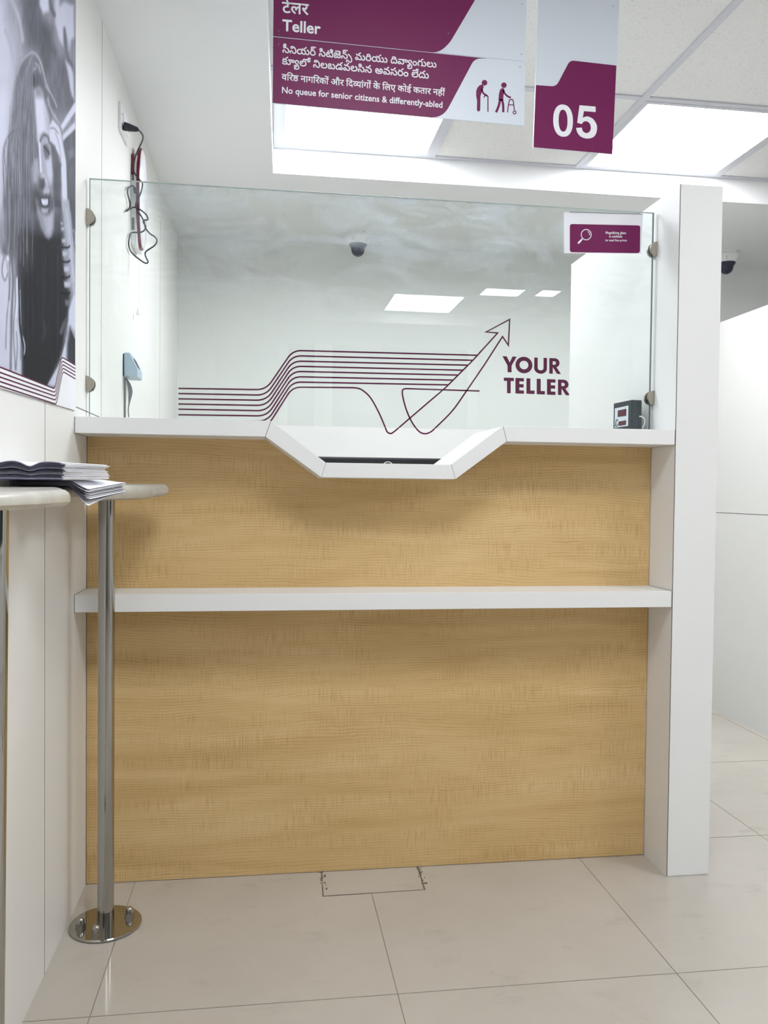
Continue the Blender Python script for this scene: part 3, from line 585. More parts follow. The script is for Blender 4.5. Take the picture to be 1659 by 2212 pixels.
 'T9': '390,-12 300,-12q 167,31q 79,109q 36,213q 36,273 36,345q 86,447q 171,500q 225,500 265,500q 324,469q 357,412q 357,373 357,333q 323,270q 255,235q 202,235 152,235q 78,281q 58,304 82,366 90,355q 119,326q 165,305q 197,305 237,305q 278,339q 278,369 278,398q 246,429q 220,429 173,429q 115,351q 115,280 115,271 115,220q 170,126q 291,67q 390,67 538,67q 682,172q 682,285 682,322q 660,385q 615,425q 580,425 557,425q 518,394q 518,360 518,321q 570,270q 612,256 612,184 303,184 303,258 522,258 513,251 478,268q 439,332q 439,374 439,404q 469,462q 534,500q 584,500 636,500q 717,444q 765,347q 765,284 765,209q 714,97q 617,24q 478,-12q',
 'T57': '472,-12 425,-12q 355,19q 293,84q 256,133 235,162q 206,195q 181,209q 164,209 141,209q 111,172q 111,143 111,108q 135,46q 159,14 78,-13 56,22q 29,97q 29,143 29,184q 64,248q 125,286q 165,286 204,286q 257,259q 302,210q 328,175 358,136q 402,89q 448,67q 480,67 530,67q 584,132q 584,193 584,251q 538,338q 458,401q 408,423 446,500 508,474q 608,386q 667,269q 667,198 667,133q 622,38q 536,-12q/197,425 168,425q 115,447q 71,508q 55,564 138,591 153,536q 181,500q 203,500 223,500q 258,525q 290,565 321,605 355,649q 412,701q 476,725q 520,725 526,648 491,646q 444,628q 405,589q 379,556 356,526 328,490q 278,446q 227,425q',
 'T49': '35,236 35,314q 101,433q 218,500q 296,500 375,500q 492,435q 558,317q 558,237 558,163q 494,50q 376,-12q 296,-12 217,-12q 100,50q 35,161q/118,248 118,167q 208,67q 296,67 356,67q 435,112q 475,192q 475,242 475,293q 436,376q 357,425q 296,425 235,425q 156,376q 118,296q/265,425 236,425q 183,447q 139,508q 123,564 206,591 221,536q 249,500q 271,500 291,500q 326,525q 358,565 389,605 423,649q 480,701q 544,725q 588,725 594,648 559,646q 512,628q 473,589q 447,556 424,526 396,490q 346,446q 295,425q',
 'T319': '356,-12 251,-12q 108,60q 35,187q 35,269 35,343q 86,446q 172,500q 225,500 265,500q 324,469q 357,412q 357,373 357,333q 323,270q 254,235q 201,235 168,235q 112,257q 71,289q 58,304 81,366 89,355q 118,326q 164,305q 196,305 237,305q 278,339q 278,369 278,398q 246,429q 220,429 172,429q 114,351q 114,284 114,266 114,226q 143,155q 201,99q 292,67q 353,67 460,67q 591,155q 591,249 591,315q 515,411q 458,432 487,480 554,461 593,439q 647,374q 674,294q 674,250 674,176q 609,57q 469,-12q/671,553 671,520q 648,473q 632,460 609,441q 544,425q 487,425 387,425 387,500 499,500 531,500q 564,507q 574,515 582,522q 589,540q 589,552 589,565q 581,585q 573,592 563,600q 533,608q 498,608 109,608 109,683 492,683 547,683q 610,667q 633,647 650,632q 671,587q/565,832 626,832q 695,781q 712,736 636,716 631,731q 613,754q 586,766q 566,766 539,766q 499,738q 499,711 499,697q 518,662q 548,642 474,614 447,639q 424,689q 424,719 424,755q 461,805q 525,832q',
 'T40': '504,-12 467,-12q 409,8q 364,53q 343,90 362,92 341,49q 289,4q 231,-12q 198,-12 125,-12q 35,100q 35,200 35,289q 113,424q 257,500q 357,500 457,500q 597,423q 671,288q 671,200 671,132q 630,37q 555,-12q/496,67 538,67q 588,129q 588,202 588,267q 539,367q 440,425q 364,425 349,425 274,425q 171,370q 118,271q 118,205 118,130q 167,67q 210,67 255,67q 310,132q 314,185 392,185 396,124q 459,67q/323,425 294,425q 241,447q 197,508q 181,564 264,591 279,536q 307,500q 329,500 349,500q 384,525q 416,565 447,605 481,649q 538,701q 602,725q 646,725 652,648 617,646q 570,628q 531,589q 505,556 482,526 454,490q 404,446q 353,425q',
 'D35': '519,551 371,551 371,349 316,349 268,349q 204,333q 181,318 126,280q 126,215 126,167q 170,104q 241,74q 283,74 337,74q 413,99q 455,121 482,47 438,27q 339,0q 286,0 217,0q 108,52q 46,150q 46,220 46,285q 114,374q 225,420q 288,420 290,420 290,551 0,551 0,622 519,622',
 'D75': '-169,615 -190,694q -231,785q -281,823q -315,823 -337,823q -371,814q -385,809 -409,882 -370,896q -318,896 -264,896q -185,845q -122,722q -94,615',
 'D54': '0,551 0,622 693,622 693,551 589,551 589,0 508,0 508,355 502,356q 494,356 470,356q 420,332q 374,269q 356,208 279,232 291,278q 311,313 287,331q 239,353q 209,353 169,353q 126,307q 126,271 126,233q 169,164q 251,89q 309,40 255,-12 197,38q 101,129q 45,222q 45,275 45,328q 94,395q 168,426q 204,426 248,426q 321,397q 354,370 412,426q 499,426 504,426q 508,426 508,551',
 'D52': '395,42 341,-12 282,37q 178,137q 98,225q 75,256 53,287q 40,323q 40,340 40,359q 70,393q 104,393 129,393q 166,370q 181,349 220,369q 256,429q 256,468 256,491q 246,536q 239,551 0,551 0,622 424,622 424,551 320,551 336,516q 336,458 336,403q 292,327q 216,274q 167,254 212,202q 331,91q',
 'D57': '571,551 467,551 467,0 387,0 387,165 361,147q 286,118q 233,118 179,118q 95,160q 46,235q 46,286 46,372q 161,464q 255,464 268,464q 307,461q 344,457q 354,454 349,381 330,385q 282,391q 259,391 197,391q 127,337q 127,287 127,236q 190,188q 235,188 287,188q 362,233q 387,260 387,551 0,551 0,622 571,622',
 'D67': '89,551 0,551 0,622 80,622 68,644q 53,694q 53,724 53,802q 169,896q 266,896 407,896q 625,743q 704,615 620,615 467,824q 283,824 213,824q 134,765q 134,714 134,684q 153,639q 165,622 273,622 273,551 170,551 170,0 89,0',
 'D565': '300,0 245,0q 141,35q 73,109q 73,170 73,211q 106,272q 136,292 113,314q 84,377q 84,423 84,551 0,551 0,622 604,622 604,551 495,551 495,334 455,299 492,275q 540,208q 540,161 540,104q 479,33q 371,0q/414,356 414,551 219,551/164,437 164,392q 184,340q 208,323 260,337q 331,337 346,337 164,522/305,71 377,71q 460,115q 460,164 460,196q 428,238q 380,265q 354,272 321,272 285,272q 224,262q 201,250 179,238q 153,200q 153,171 153,134q 195,90q 265,71q',
 'D3': '',
 'D44': '0,622 569,622 569,551 466,551 466,0 385,0 385,298 204,298 204,244 204,216q 176,188q 153,188 129,188q 75,230q 37,290q 37,318 37,341q 64,369q 98,369 385,369 385,551 0,551',
 'D66': '170,551 170,0 89,0 89,551 0,551 0,622 273,622 273,551',
 'D27': '208,551 208,234 208,208q 183,178q 160,178 134,178q 79,220q 41,280q 41,308 41,331q 68,359q 102,359 127,359 127,551 0,551 0,622 578,622 578,551 474,551 474,0 393,0 393,551',
 'D25': '777,551 452,551 452,349 500,399q 569,399 634,399q 716,316q 716,239 716,193q 686,89q 651,39 579,80 604,112q 636,196q 636,237 636,284q 597,330q 562,330 508,330q 452,258 452,0 371,0 371,174 347,154q 276,118q 226,118 179,118q 96,156q 46,233q 46,290 46,370q 156,464q 244,464 267,464q 324,457q 339,454 333,381 317,385q 268,391q 249,391 191,391q 127,339q 127,292 127,239q 188,188q 228,188 272,188q 341,230q 371,260 371,551 0,551 0,622 777,622',
 'D461': '170,551 170,0 89,0 89,551 0,551 0,622 273,622 273,551/90,615 69,694q 28,785q -22,823q -56,823 -78,823q -112,814q -126,809 -150,882 -111,896q -59,896 -5,896q 74,845q 137,722q 165,615/146,821 146,845q 179,879q 201,879 224,879q 257,845q 257,821 257,797q 224,763q 201,763 179,763q 146,797q',
 'D24': '470,218 470,148q 379,80q 312,80 226,80q 92,208q 29,356 100,382 143,276q 243,153q 305,153 343,153q 391,188q 391,227 391,264q 350,322q 318,347 291,342q 260,341 255,411 323,413q 380,457q 380,494 380,530q 333,562q 302,562 265,562q 205,542q 171,525 146,594 172,608q 249,632q 298,632 376,632q 459,554q 459,495 459,417q 392,375 403,365q 412,355 450,350q 486,350 518,350q 568,356q 594,363 594,551 521,551 521,622 1038,622 1038,551 934,551 934,0 853,0 853,551 675,551 675,0 594,0 594,290 570,284q 524,279q 498,279 481,279q 455,282 470,252q/844,615 817,655q 772,692q 729,703q 703,703 683,703q 641,691q 621,682 595,751 618,761q 668,773q 697,773 742,773q 812,730q 836,692 840,694 820,746q 782,803q 738,827q 707,827 683,827q 651,819q 637,813 614,882 653,896q 705,896 759,896q 838,845q 901,722q 929,615',
 'D42': '413,-58 392,-24q 354,46q 342,73 330,71q 302,68q 287,68 245,68q 160,89q 89,136q 46,215q 46,272 46,316q 77,379q 102,401 135,430q 231,456q 290,456 295,456 295,551 0,551 0,622 534,622 534,551 376,551 376,385 327,385 269,385q 198,371q 173,355 151,340q 126,294q 126,262 126,209q 205,140q 287,140 293,140q 305,140q 312,141 306,161q 306,176 306,211q 348,240q 373,240 416,240q 461,191q 461,162 461,130q 432,95q 410,86 422,62q 455,11q 480,-24',
 'D557': '255,464 268,464q 307,461q 344,457q 354,454 349,381 330,385q 282,391q 259,391 197,391q 127,337q 127,287 127,236q 191,188q 240,188 284,188q 369,233q 400,274 386,310q 380,353 442,366q 502,413q 502,457 502,485q 479,533q 465,551 0,551 0,622 937,622 937,551 833,551 833,0 752,0 752,179 724,161q 646,132q 595,132 546,132q 468,170q 440,204 416,182q 359,143q 284,118q 233,118 181,118q 96,160q 46,235q 46,286 46,372q 161,464q/471,301 491,252q 552,203q 601,203 651,203q 725,245q 752,274 752,551 553,551 582,499q 582,445 582,337q',
 'D6': '-185,772 -185,796q -152,830q -130,830 -107,830q -75,796q -75,772 -75,748q -107,714q -130,714 -152,714q -185,748q',
 'D19': '568,551 474,551 474,380 474,329q 459,269q 441,246 404,198q 323,192 307,266 329,270q 360,281q 370,292 382,304q 393,339q 393,380 393,551 160,551 160,353 160,307q 166,249q 186,211q 226,180q 260,160 370,98 433,62q 486,-3q 486,-53 486,-93q 453,-164q 439,-184 367,-142 380,-122q 403,-77q 403,-55 403,-36q 387,-7q 339,28q 290,56 203,106 164,129q 109,178q 95,212 79,248q 79,316 79,551 0,551 0,622 568,622',
 'D79': '170,551 170,0 89,0 89,551 0,551 0,622 273,622 273,551/90,615 69,694q 28,785q -22,823q -56,823 -78,823q -112,814q -126,809 -150,882 -111,896q -59,896 -5,896q 74,845q 137,722q 165,615',
 'D12': '271,222 242,222q 184,208q 161,197 114,225q 50,301q 50,352 50,380q 70,420q 87,433 110,450q 172,465q 221,465 314,465 314,551 0,551 0,622 505,622 505,551 395,551 395,394 211,394 180,394q 154,388q 145,381 130,369q 130,347 130,323q 158,290q 174,277 220,294q 275,294 349,294q 447,219q 447,154 447,89q 364,14q 289,4 318,-8q 381,-30q 415,-40 382,-110 325,-84q 221,-27q 176,1 117,4q 48,33q 48,65 48,87q 75,116q 101,116 121,116q 164,95q 194,70 208,68q 219,68 289,68q 366,109q 366,153 366,186q 317,222q/293,615 272,650q 243,726q 243,762 243,829q 332,896q 398,896 430,896q 484,883q 504,872 482,806 465,815q 427,827q 405,827 365,827q 323,782q 323,747 323,714q 350,651q 375,615',
 'D40': '481,551 481,0 400,0 400,328 291,328 230,328q 169,316q 150,299 126,280q 126,237 126,188q 200,97q 271,40 217,-12 171,28q 92,108q 45,194q 45,242 45,277q 72,333q 93,351 122,376q 204,399q 272,399 400,399 400,551 0,551 0,622 584,622 584,551',
 'D61': '321,69 357,80q 403,116q 403,148 403,186q 345,229q 280,229 211,229q 138,172q 138,124 138,93q 161,35q 232,-36q 302,-89 248,-142 157,-71q 58,53q 58,130 58,168q 89,227q 115,248 96,266q 69,318q 69,352 69,380q 89,420q 106,433 129,450q 188,465q 229,465 361,465 361,551 0,551 0,622 546,622 546,551 442,551 442,394 230,394 199,394q 173,388q 164,381 149,369q 149,347 149,327q 169,296q 183,284 230,300q 284,300 353,300q 440,258q 481,191q 481,153 481,95q 413,19q 348,2',
 'D440': '-185,615 -202,650q -220,714q -220,748 -220,813q -136,896q -61,896 -1,896q 79,839q 137,718q 163,622 273,622 273,551 170,551 170,0 89,0 89,551 0,551 0,622 87,622 59,726q -2,825q -57,825 -97,825q -139,776q -139,733 -139,699q -119,644q -105,615/152,816 152,840q 185,874q 207,874 230,874q 262,840q 262,816 262,792q 230,758q 207,758 185,758q 152,792q',
}
LINES = {
 't1': [15431,["T244",0,0],["T194",702,0],["T48",1404,0],["T129",2690,0],["T208",3566,0],["T185",4268,0],["T262",5040,0],["T122",5771,0],["T504",6473,0],["T47",7162,0],["T201",8220,0],["T48",8813,0],["T63",10099,0],["T192",10728,0],["T169",11434,0],["T496",12482,0],["T6",12940,0],["T25",13447,0],["T63",14030,0],["T51",14376,0],["T63",15085,0]],
 't2': [14325,["T23",0,0],["T64",522,0],["T496",1190,0],["T427",1648,0],["T194",2960,0],["T51",3662,0],["T45",4371,0],["T35",5121,0],["T54",5861,0],["T51",6572,0],["T208",7281,0],["T42",7983,0],["T9",8968,0],["T54",9768,0],["T57",10479,0],["T49",11181,0],["T6",11774,0],["T319",12564,0],["T40",13273,0],["T63",13979,0]],
 'd0': [1591,["D35",0,0],["D75",460,0],["D54",504,0],["D52",1182,0]],
 'd1': [18282,["D57",0,0],["D67",556,0],["D52",815,0],["D565",1224,0],["D44",2073,0],["D66",2628,0],["D27",2887,0],["D67",3450,0],["D52",3709,0],["D25",4118,0],["D461",4880,0],["D24",5399,0],["D52",6422,0],["D67",7091,0],["D42",7350,0],["D557",7870,0],["D66",8792,0],["D6",9051,0],["D27",9051,0],["D461",9614,0],["D25",10133,0],["D75",10674,0],["D67",11155,0],["D54",11414,0],["D19",12092,0],["D25",12905,0],["D79",13667,0],["D12",13926,0],["D25",14677,0],["D40",15439,0],["D66",16009,0],["D52",16268,0],["D44",16937,0],["D61",17492,0],["D440",18023,0]],
}

# ------------------------------------------------------------------ lettering and flat prints
def flat_glyph(code):
    loops = []
    for c in code.split('/'):
        P = []
        for t in c.split():
            o = not t.endswith('q'); x, y = t.rstrip('q').split(','); P.append((float(x), float(y), o))
        Q = []
        for i, p in enumerate(P):
            n = P[(i + 1) % len(P)]; Q.append(p)
            if not p[2] and not n[2]: Q.append(((p[0] + n[0]) / 2, (p[1] + n[1]) / 2, True))
        while not Q[0][2]: Q = Q[1:] + Q[:1]
        R = []
        for i, (x, y, o) in enumerate(Q):
            if o: R.append((x, y))
            else:
                a = R[-1]; b = Q[(i + 1) % len(Q)]
                for t in (.25, .5, .75):
                    R.append(((1 - t) ** 2 * a[0] + 2 * t * (1 - t) * x + t * t * b[0], (1 - t) ** 2 * a[1] + 2 * t * (1 - t) * y + t * t * b[1]))
        S_ = []
        for p in R:
            if not S_ or abs(p[0] - S_[-1][0]) + abs(p[1] - S_[-1][1]) > 1: S_.append(p)
        if abs(S_[0][0] - S_[-1][0]) + abs(S_[0][1] - S_[-1][1]) < 1: S_.pop()
        loops.append(S_)
    return loops

def frame2d(A, B, width, hs=1.0):
    """text units -> plane coordinates: baseline from A to B"""
    A = np.array(A); B = np.array(B); ex = (B - A) / width; ey = np.array([-ex[1], ex[0]]) * hs
    return lambda x, y: A + ex * x + ey * y

def set_line(key, A, B, place, h, bold, name, material, parent, hs=1.0):
    w, glyphs = LINES[key][0], LINES[key][1:]
    fr = frame2d(A, B, w, hs); m = MB()
    sc = np.linalg.norm(np.array(B) - np.array(A)) / w
    pl = lambda a, b, t: place(a, b, t)
    for gname, gx, gy in glyphs:
        loops = [[tuple(fr(x + gx, y + gy)) for x, y in l] for l in flat_glyph(GLYPH[gname])]
        plate2d(m, loops, pl, h)
        if bold:
            for l in loops: ribbon(m, l, bold * sc, lambda a, b, t: place(a, b, t * 1.15), h, True)
    return m.build(name, material, parent)

def latin(text, A, B, place, h, bold, name, material, parent, hs=1.0):
    """a line of plain sans-serif lettering from baseline start A to baseline end B"""
    cu = bpy.data.curves.new('line', 'FONT'); cu.body = text; cu.size = 1; cu.offset = bold; cu.resolution_u = 3
    o = bpy.data.objects.new('line', cu); COL.objects.link(o)
    dg = bpy.context.evaluated_depsgraph_get(); dg.update()
    me = bpy.data.meshes.new_from_object(o.evaluated_get(dg)); bpy.data.objects.remove(o)
    V = [(v.co.x, v.co.y) for v in me.vertices]; Fc = [tuple(p.vertices) for p in me.polygons]
    bpy.data.meshes.remove(me); bpy.data.curves.remove(cu)
    x0 = min(v[0] for v in V); x1 = max(v[0] for v in V)
    fr = frame2d(A, B, x1 - x0, hs); n = len(V); m = MB()
    P2 = [fr(x - x0, y) for x, y in V]
    vs = [place(p[0], p[1], h) for p in P2] + [place(p[0], p[1], 0) for p in P2]
    fs = list(Fc); cnt = {}
    for f in Fc:
        for a, b in zip(f, f[1:] + f[:1]): cnt[(a, b)] = 1
    fs += [(a, b, b + n, a + n) for (a, b) in cnt if (b, a) not in cnt]
    m.add(vs, fs)
    return m.build(name, material, parent)

# ------------------------------------------------------------------ hanging signs
SY = -.2
def spx(u, v):
    p = px(u, v, 1, SY); return (p[0], p[2])
def sp(a, b, h): return (a, SY - h, b)
def z1(x, y): return spx(x / 2.074 + 560, y / 2.074)

hs = thing('hanging_sign', 'wide purple and pale hanging sign reading Teller above the senior-citizen queue notice', 'sign', (.765, SY, 2.0))
ut, utr = (.4605, 2.262), (1.0722, 2.262)
A, B = spx(590, 78), spx(1135, 132.3)
up = MB(); plate2d(up, [[A, B, utr, ut]], lambda a, b, h: (a, SY + .004 - h, b), .004); up = up.build('upper_plate', SIGNW, hs)
q = MB()
plate2d(q, [round_poly([(*A, 0), (*z1(800, 237.5), .03), (*z1(850, 198), .02), (*spx(1046, -34), .0), (1.02, 2.26, 0), (*ut, 0)], .01)], sp, .0006)
q.build('purple_field', PURPLE, up)
C_, D_ = spx(590, 80), spx(1135, 133.3); E_, F_ = spx(589, 222), spx(1132, 271.5)
lp = MB(); plate2d(lp, [[E_, F_, D_, C_]], lambda a, b, h: (a, SY + .004 - h, b), .004); lp = lp.build('lower_plate', SIGNW, hs)
q = MB()
plate2d(q, [round_poly([(*E_, 0), (*z1(822, 530.5), .032), (*z1(965, 262), .028), (*z1(1020, 262.5), 0), (*C_, 0)], .01, 10)], sp, .0006)
q.build('purple_field', PURPLE, lp)
T_ = lambda a, b, h: (a, SY - .0006 - h, b)
set_line('d0', spx(609.7, 27.3), spx(666, 32.4), T_, .0005, 34, 'hindi_lettering', LETTER, up)
latin('Teller', spx(609.7, 66.3), spx(692.6, 74), T_, .0005, .022, 'teller_lettering', LETTER, up, 1.0)
set_line('t1', spx(609.6, 113.6), spx(943, 146.6), T_, .0005, 30, 'telugu_lettering', LETTER, lp)
set_line('t2', spx(609, 138.8), spx(926.5, 170.3), T_, .0005, 30, 'telugu_lettering', LETTER, lp)
set_line('d1', spx(608.4, 172.6), spx(960.4, 207), T_, .0005, 32, 'hindi_lettering', LETTER, lp, .98)
latin('No queue for senior citizens & differently-abled', spx(609, 201), spx(955.5, 233.2), T_, .0005, .016, 'english_lettering', LETTER, lp, 1.04)

def pictos(m):
    S2 = lambda pts: [z1(*p) for p in pts]
    k = .00049 * 1  # unused guard
    mm = abs(z1(1, 0)[0] - z1(0, 0)[0])
    pl = lambda a, b, h: (a, SY - h, b)
    def st(pts, w): ribbon(m, smooth_path(S2(pts), 4), w * mm, pl, .0006)
    def fill(pts): plate2d(m, [S2(pts)], pl, .0006)
    fill(circle2d(1009, 371, 12.5))
    fill([(1000, 379), (988, 382), (978, 392), (972, 408), (972, 430), (976, 452), (975, 492), (979, 499), (986, 499), (990, 492), (991, 430), (1001, 402), (1006, 390)])
    st([(996, 398), (1003, 416), (1012, 424), (1021, 429)], 8)
    st([(1007, 437), (1010, 430), (1017, 428), (1024, 433), (1024.5, 450), (1024.5, 501)], 5)
    fill(circle2d(1096, 382, 12))
    fill([(1087, 395), (1079, 402), (1074, 420), (1072, 446), (1080, 452), (1092, 450), (1094, 428), (1099, 406), (1096, 397)])
    st([(1079, 445), (1075, 466), (1069, 485), (1061, 503)], 11)
    st([(1087, 445), (1092, 466), (1093, 484), (1093, 503)], 11)
    st([(1093, 405), (1101, 420), (1112, 431), (1127, 438)], 8)
    st([(1112, 504), (1115, 480), (1120, 452), (1124, 447), (1136, 448), (1140, 470), (1143, 494)], 4.5)
    st([(1118, 470), (1129, 470), (1140, 471)], 4)
    ribbon(m, S2(circle2d(1144, 504, 6.5, n=20)), 4 * mm, pl, .0006, True)
m = MB(); pictos(m); m.build('walking_people_pictogram', PURPLE, lp)
for (u, v) in ((602, 97), (602, 67), (1126, 118), (1123, 145), (968, 73), (1127, 9)):
    a, b = spx(u, v); MB().lathe([(.0011, -.0016), (.0011, 0)], (a, SY - .0008, b), 1, 10).build('rivet', NICKEL, hs)
m = MB(); a, b = spx(602, 67); a2, b2 = spx(602, 97)
m.tube([(a, SY - .0022, b), (a2, SY - .0022, b2)], .0004, 6)
m.build('link_wire', NICKEL, hs)
for x in (.49, 1.045): MB().tube([(x, SY, 2.262), (x, SY, ZG + .004)], .0006, 6).build('hanging_wire', NICKEL, hs)

ns = thing('hanging_sign', 'narrow purple and pale hanging sign with the white number 05', 'sign', (1.2, SY, 2.0))
Y0_ = SY + .012
def npx(u, v):
    p = px(u, v, 1, Y0_); return (p[0], p[2])
def np_(a, b, h): return (a, Y0_ - h, b)
def z3(x, y): return npx(x / 2.074 + 560, y / 2.074)
a, b, c, d = npx(1152, 318), npx(1322.8, 332.7), npx(1341, -60), npx(1166, -75)
m = MB(); plate2d(m, [[a, b, c, d]], lambda p, q_, h: (p, Y0_ + .004 - h, q_), .004); npl = m.build('plate', SIGNW, ns)
m = MB()
plate2d(m, [round_poly([(*a, 0), (*b, 0), (*npx(1331.3, 141.8), 0), (*z3(1392, 270.5), .011), (*z3(1330, 388), .013), (*npx(1157.8, 184), 0)], .01, 8)], np_, .0006)
m.build('purple_field', PURPLE, npl)
m = MB(); sl = .083
def nloop(pts): return [npx(u, v) for u, v in pts]
def sup(cx, cy, rx, ry, n=40, p=2.25):
    r = []
    for k in range(n):
        t = 2 * math.pi * k / n; c_, s_ = math.cos(t), math.sin(t)
        x = rx * math.copysign(abs(c_) ** (2 / p), c_); y = ry * math.copysign(abs(s_) ** (2 / p), s_)
        r.append((cx + x, cy + y + sl * x))
    return r
pl = lambda p, q_, h: (p, Y0_ - .0006 - h, q_)
plate2d(m, [nloop(sup(1216, 261, 21.3, 34.8)), nloop(sup(1216, 261, 9.6, 23.8)[::-1])], pl, .0006)
m.build('digit', LETTER, npl)
five = [(.93, 1), (.93, .83), (.375, .83), (.315, .615)] + [tuple(p) for p in smooth_path([(.36, .635), (.55, .672), (.80, .61), (.965, .455), (.995, .32), (.95, .16), (.80, .035), (.50, -.018), (.22, .03), (.06, .15), (.005, .285)], 4)] + \
       [(.275, .31)] + [tuple(p) for p in smooth_path([(.275, .31), (.32, .205), (.46, .15), (.60, .18), (.69, .27), (.69, .39), (.62, .48), (.48, .52), (.36, .495), (.275, .42)], 4)][1:] + [(.055, .448), (.165, 1)]
m = MB(); plate2d(m, [nloop([(1244 + 45.5 * x, 300.2 + sl * (45.5 * x - 45) - 69.3 * y) for x, y in five])], pl, .0006)
m.build('digit', LETTER, npl)
for x in (1.125, 1.275): MB().tube([(x, Y0_ + .002, c[1] - .004), (x, Y0_ + .002, ZG + .004)], .0006, 6).build('hanging_wire', NICKEL, ns)
m = MB(); aa, bb = npx(1324, 14); m.lathe([(.0011, -.0016), (.0011, 0)], (aa, Y0_, bb), 1, 10); m.build('rivet', NICKEL, ns)

GY = -2.45
gg = thing('hanging_sign', 'purple sign reading Gold Loans Desk, seen only as a faint reflection in the glass', 'sign', (.45, GY, 2.2))
def gpx(u, v):
    p = px(u, v, 1, -GY); return (p[0], p[2])
a, b = gpx(627, 611), gpx(430, 601); zt = a[1] + .165
m = MB(); m.box(b[0], a[0], GY - .004, GY, a[1], zt); gp_ = m.build('plate', SIGNW, gg)
m = MB(); plate2d(m, [round_poly([(a[0], a[1], 0), (a[0], zt, 0), (b[0], zt, 0), (b[0] + .09, a[1], .03)], .01)], lambda p, q_, h: (p, GY + h, q_), .0006)
m.build('purple_field', PURPLE, gp_)
latin('Gold Loans Desk', gpx(619, 606), gpx(513, 602), lambda p, q_, h: (p, GY + .0006 + h, q_), .0005, .018, 'lettering', LETTER, gp_, -1.0)
for x in (b[0] + .03, a[0] - .03): MB().tube([(x, GY - .002, zt), (x, GY - .002, ZG + .004)], .0006, 6).build('hanging_wire', NICKEL, gg)

# ------------------------------------------------------------------ line art and words on the back wall
WY = BACK - .0003
wg = thing('wall_graphic', 'purple line drawing turning into an arrow, with the words YOUR TELLER, on the back wall', 'wall graphic', (1.0, WY, 1.5))
def wpx(u, v):
    p = px(u, v, 1, WY); return (p[0], p[2])
def wp(a, b, h): return (a, WY - h, b)
def z4(x, y): return wpx(x / 3.318 + 360, y / 3.318 + 640)
def z5(x, y): return wpx(x / 3.318 + 760, y / 3.318 + 580)
LW = .0076
ya = [660, 697, 735, 772, 809, 849, 886, 923]; yb = [670, 709, 746, 783, 821, 858, 896, 934]
yc = [390, 428, 466, 503, 540, 578, 616, 653]
ends = [(905, 622), (865, 658), (833, 693), (800, 729), (760, 764), (722, 800), (688, 834)]
for i in range(8):
    dx = i * 1.5
    bot = [z4(84, ya[i]), (*z4(712 + dx, yb[i]), .050), (*z4(905 - dx * .3, yc[i] - 2), .045)]
    if i < 7:
        P = round_path(bot + [z5(*ends[i])], .04, 8)
        ob = MB(); ribbon(ob, P, LW, wp, .0005); ob.build('line', PURPLEL, wg)
P = round_path([z4(84, ya[7]), (*z4(722, yb[7]), .05), (*z4(902, yc[7] - 2), .045), z4(1340, 655)], .04, 8)
P += [tuple(p) for p in smooth_path([z4(1340, 655), z4(1395, 668), z4(1460, 726), z4(1520, 832), z5(240, 1140), z5(253, 1170), z5(275, 1182), z5(302, 1170), z5(410, 1078), z5(530, 975), z5(655, 868), z5(700, 826), z5(870, 655)], 6)][1:]
P += [z5(1045, 462), z5(962, 455), z5(1131, 365), z5(1122, 550), z5(1080, 488)]
P += [tuple(p) for p in smooth_path([z5(950, 690), z5(820, 880), z5(720, 1020), z5(600, 1141), z5(562, 1173), z5(522, 1184), z5(480, 1166), z5(430, 1100), z5(390, 1010), z5(367, 925), z5(362, 882), z5(370, 866), z5(390, 861), z5(420, 862)], 6)]
P += [z5(915, 878)]
m = MB(); ribbon(m, P, LW, wp, .0006); m.build('arrow_line', PURPLEL, wg)
def z6(x, y): return wpx(x / 8.295 + 1060, y / 8.295 + 740)
def word(spec, name):
    m = MB()
    for (loops, x0, x1, top, base) in spec:
        L_ = [[z6(x0 + (x1 - x0) * p[0], base - (base - top) * p[1] + .035 * (x1 - x0) * p[0]) for p in l] for l in loops]
        plate2d(m, L_, wp, .0006)
    m.build(name, PURPLEL, wg)
LY = [[(0, 1), (.30, 1), (.51, .62), (.71, 1), (1, 1), (.64, .42), (.64, 0), (.36, 0), (.36, .42)]]
LO = [circle2d(.5, .5, .52, .52, 40), circle2d(.5, .5, .275, .27, 40)[::-1]]
LU = [[(0, 1), (.27, 1), (.27, .38)] + circle2d(.5, .34, .23, .15, 10, math.pi, 2 * math.pi) + [(.73, .38), (.73, 1), (1, 1), (1, .36)] + circle2d(.5, .33, .5, .355, 16, 0, -math.pi)]
LR = [[(0, 1), (.45, 1)] + circle2d(.47, .70, .41, .30, 10, math.pi / 2, -math.pi / 2.6) + [(1.0, 0), (.66, 0), (.30, .42), (.29, 0), (0, 0)],
      [(.29, .80), (.29, .58), (.40, .58)] + circle2d(.42, .69, .16, .11, 8, -math.pi / 2, math.pi / 2) + [(.40, .80)]]
LT = [[(0, 1), (1, 1), (1, .79), (.68, .79), (.68, 0), (.32, 0), (.32, .79), (0, .79)]]
LE = [[(0, 1), (1, 1), (1, .79), (.46, .79), (.46, .61), (.96, .61), (.96, .40), (.46, .40), (.46, .21), (1, .21), (1, 0), (0, 0)]]
LL = [[(0, 1), (.48, 1), (.48, .22), (1, .22), (1, 0), (0, 0)]]
word([(LY, 210, 465, 244, 527), (LO, 450, 740, 255, 540), (LU, 780, 1008, 268, 548), (LR, 1050, 1258, 277, 556)], 'your_lettering')
word([(LT, 235, 415, 627, 905), (LE, 443, 595, 633, 912), (LL, 640, 786, 640, 917), (LL, 825, 970, 648, 925), (LE, 1008, 1160, 655, 933), (LR, 1205, 1420, 662, 938)], 'teller_lettering')

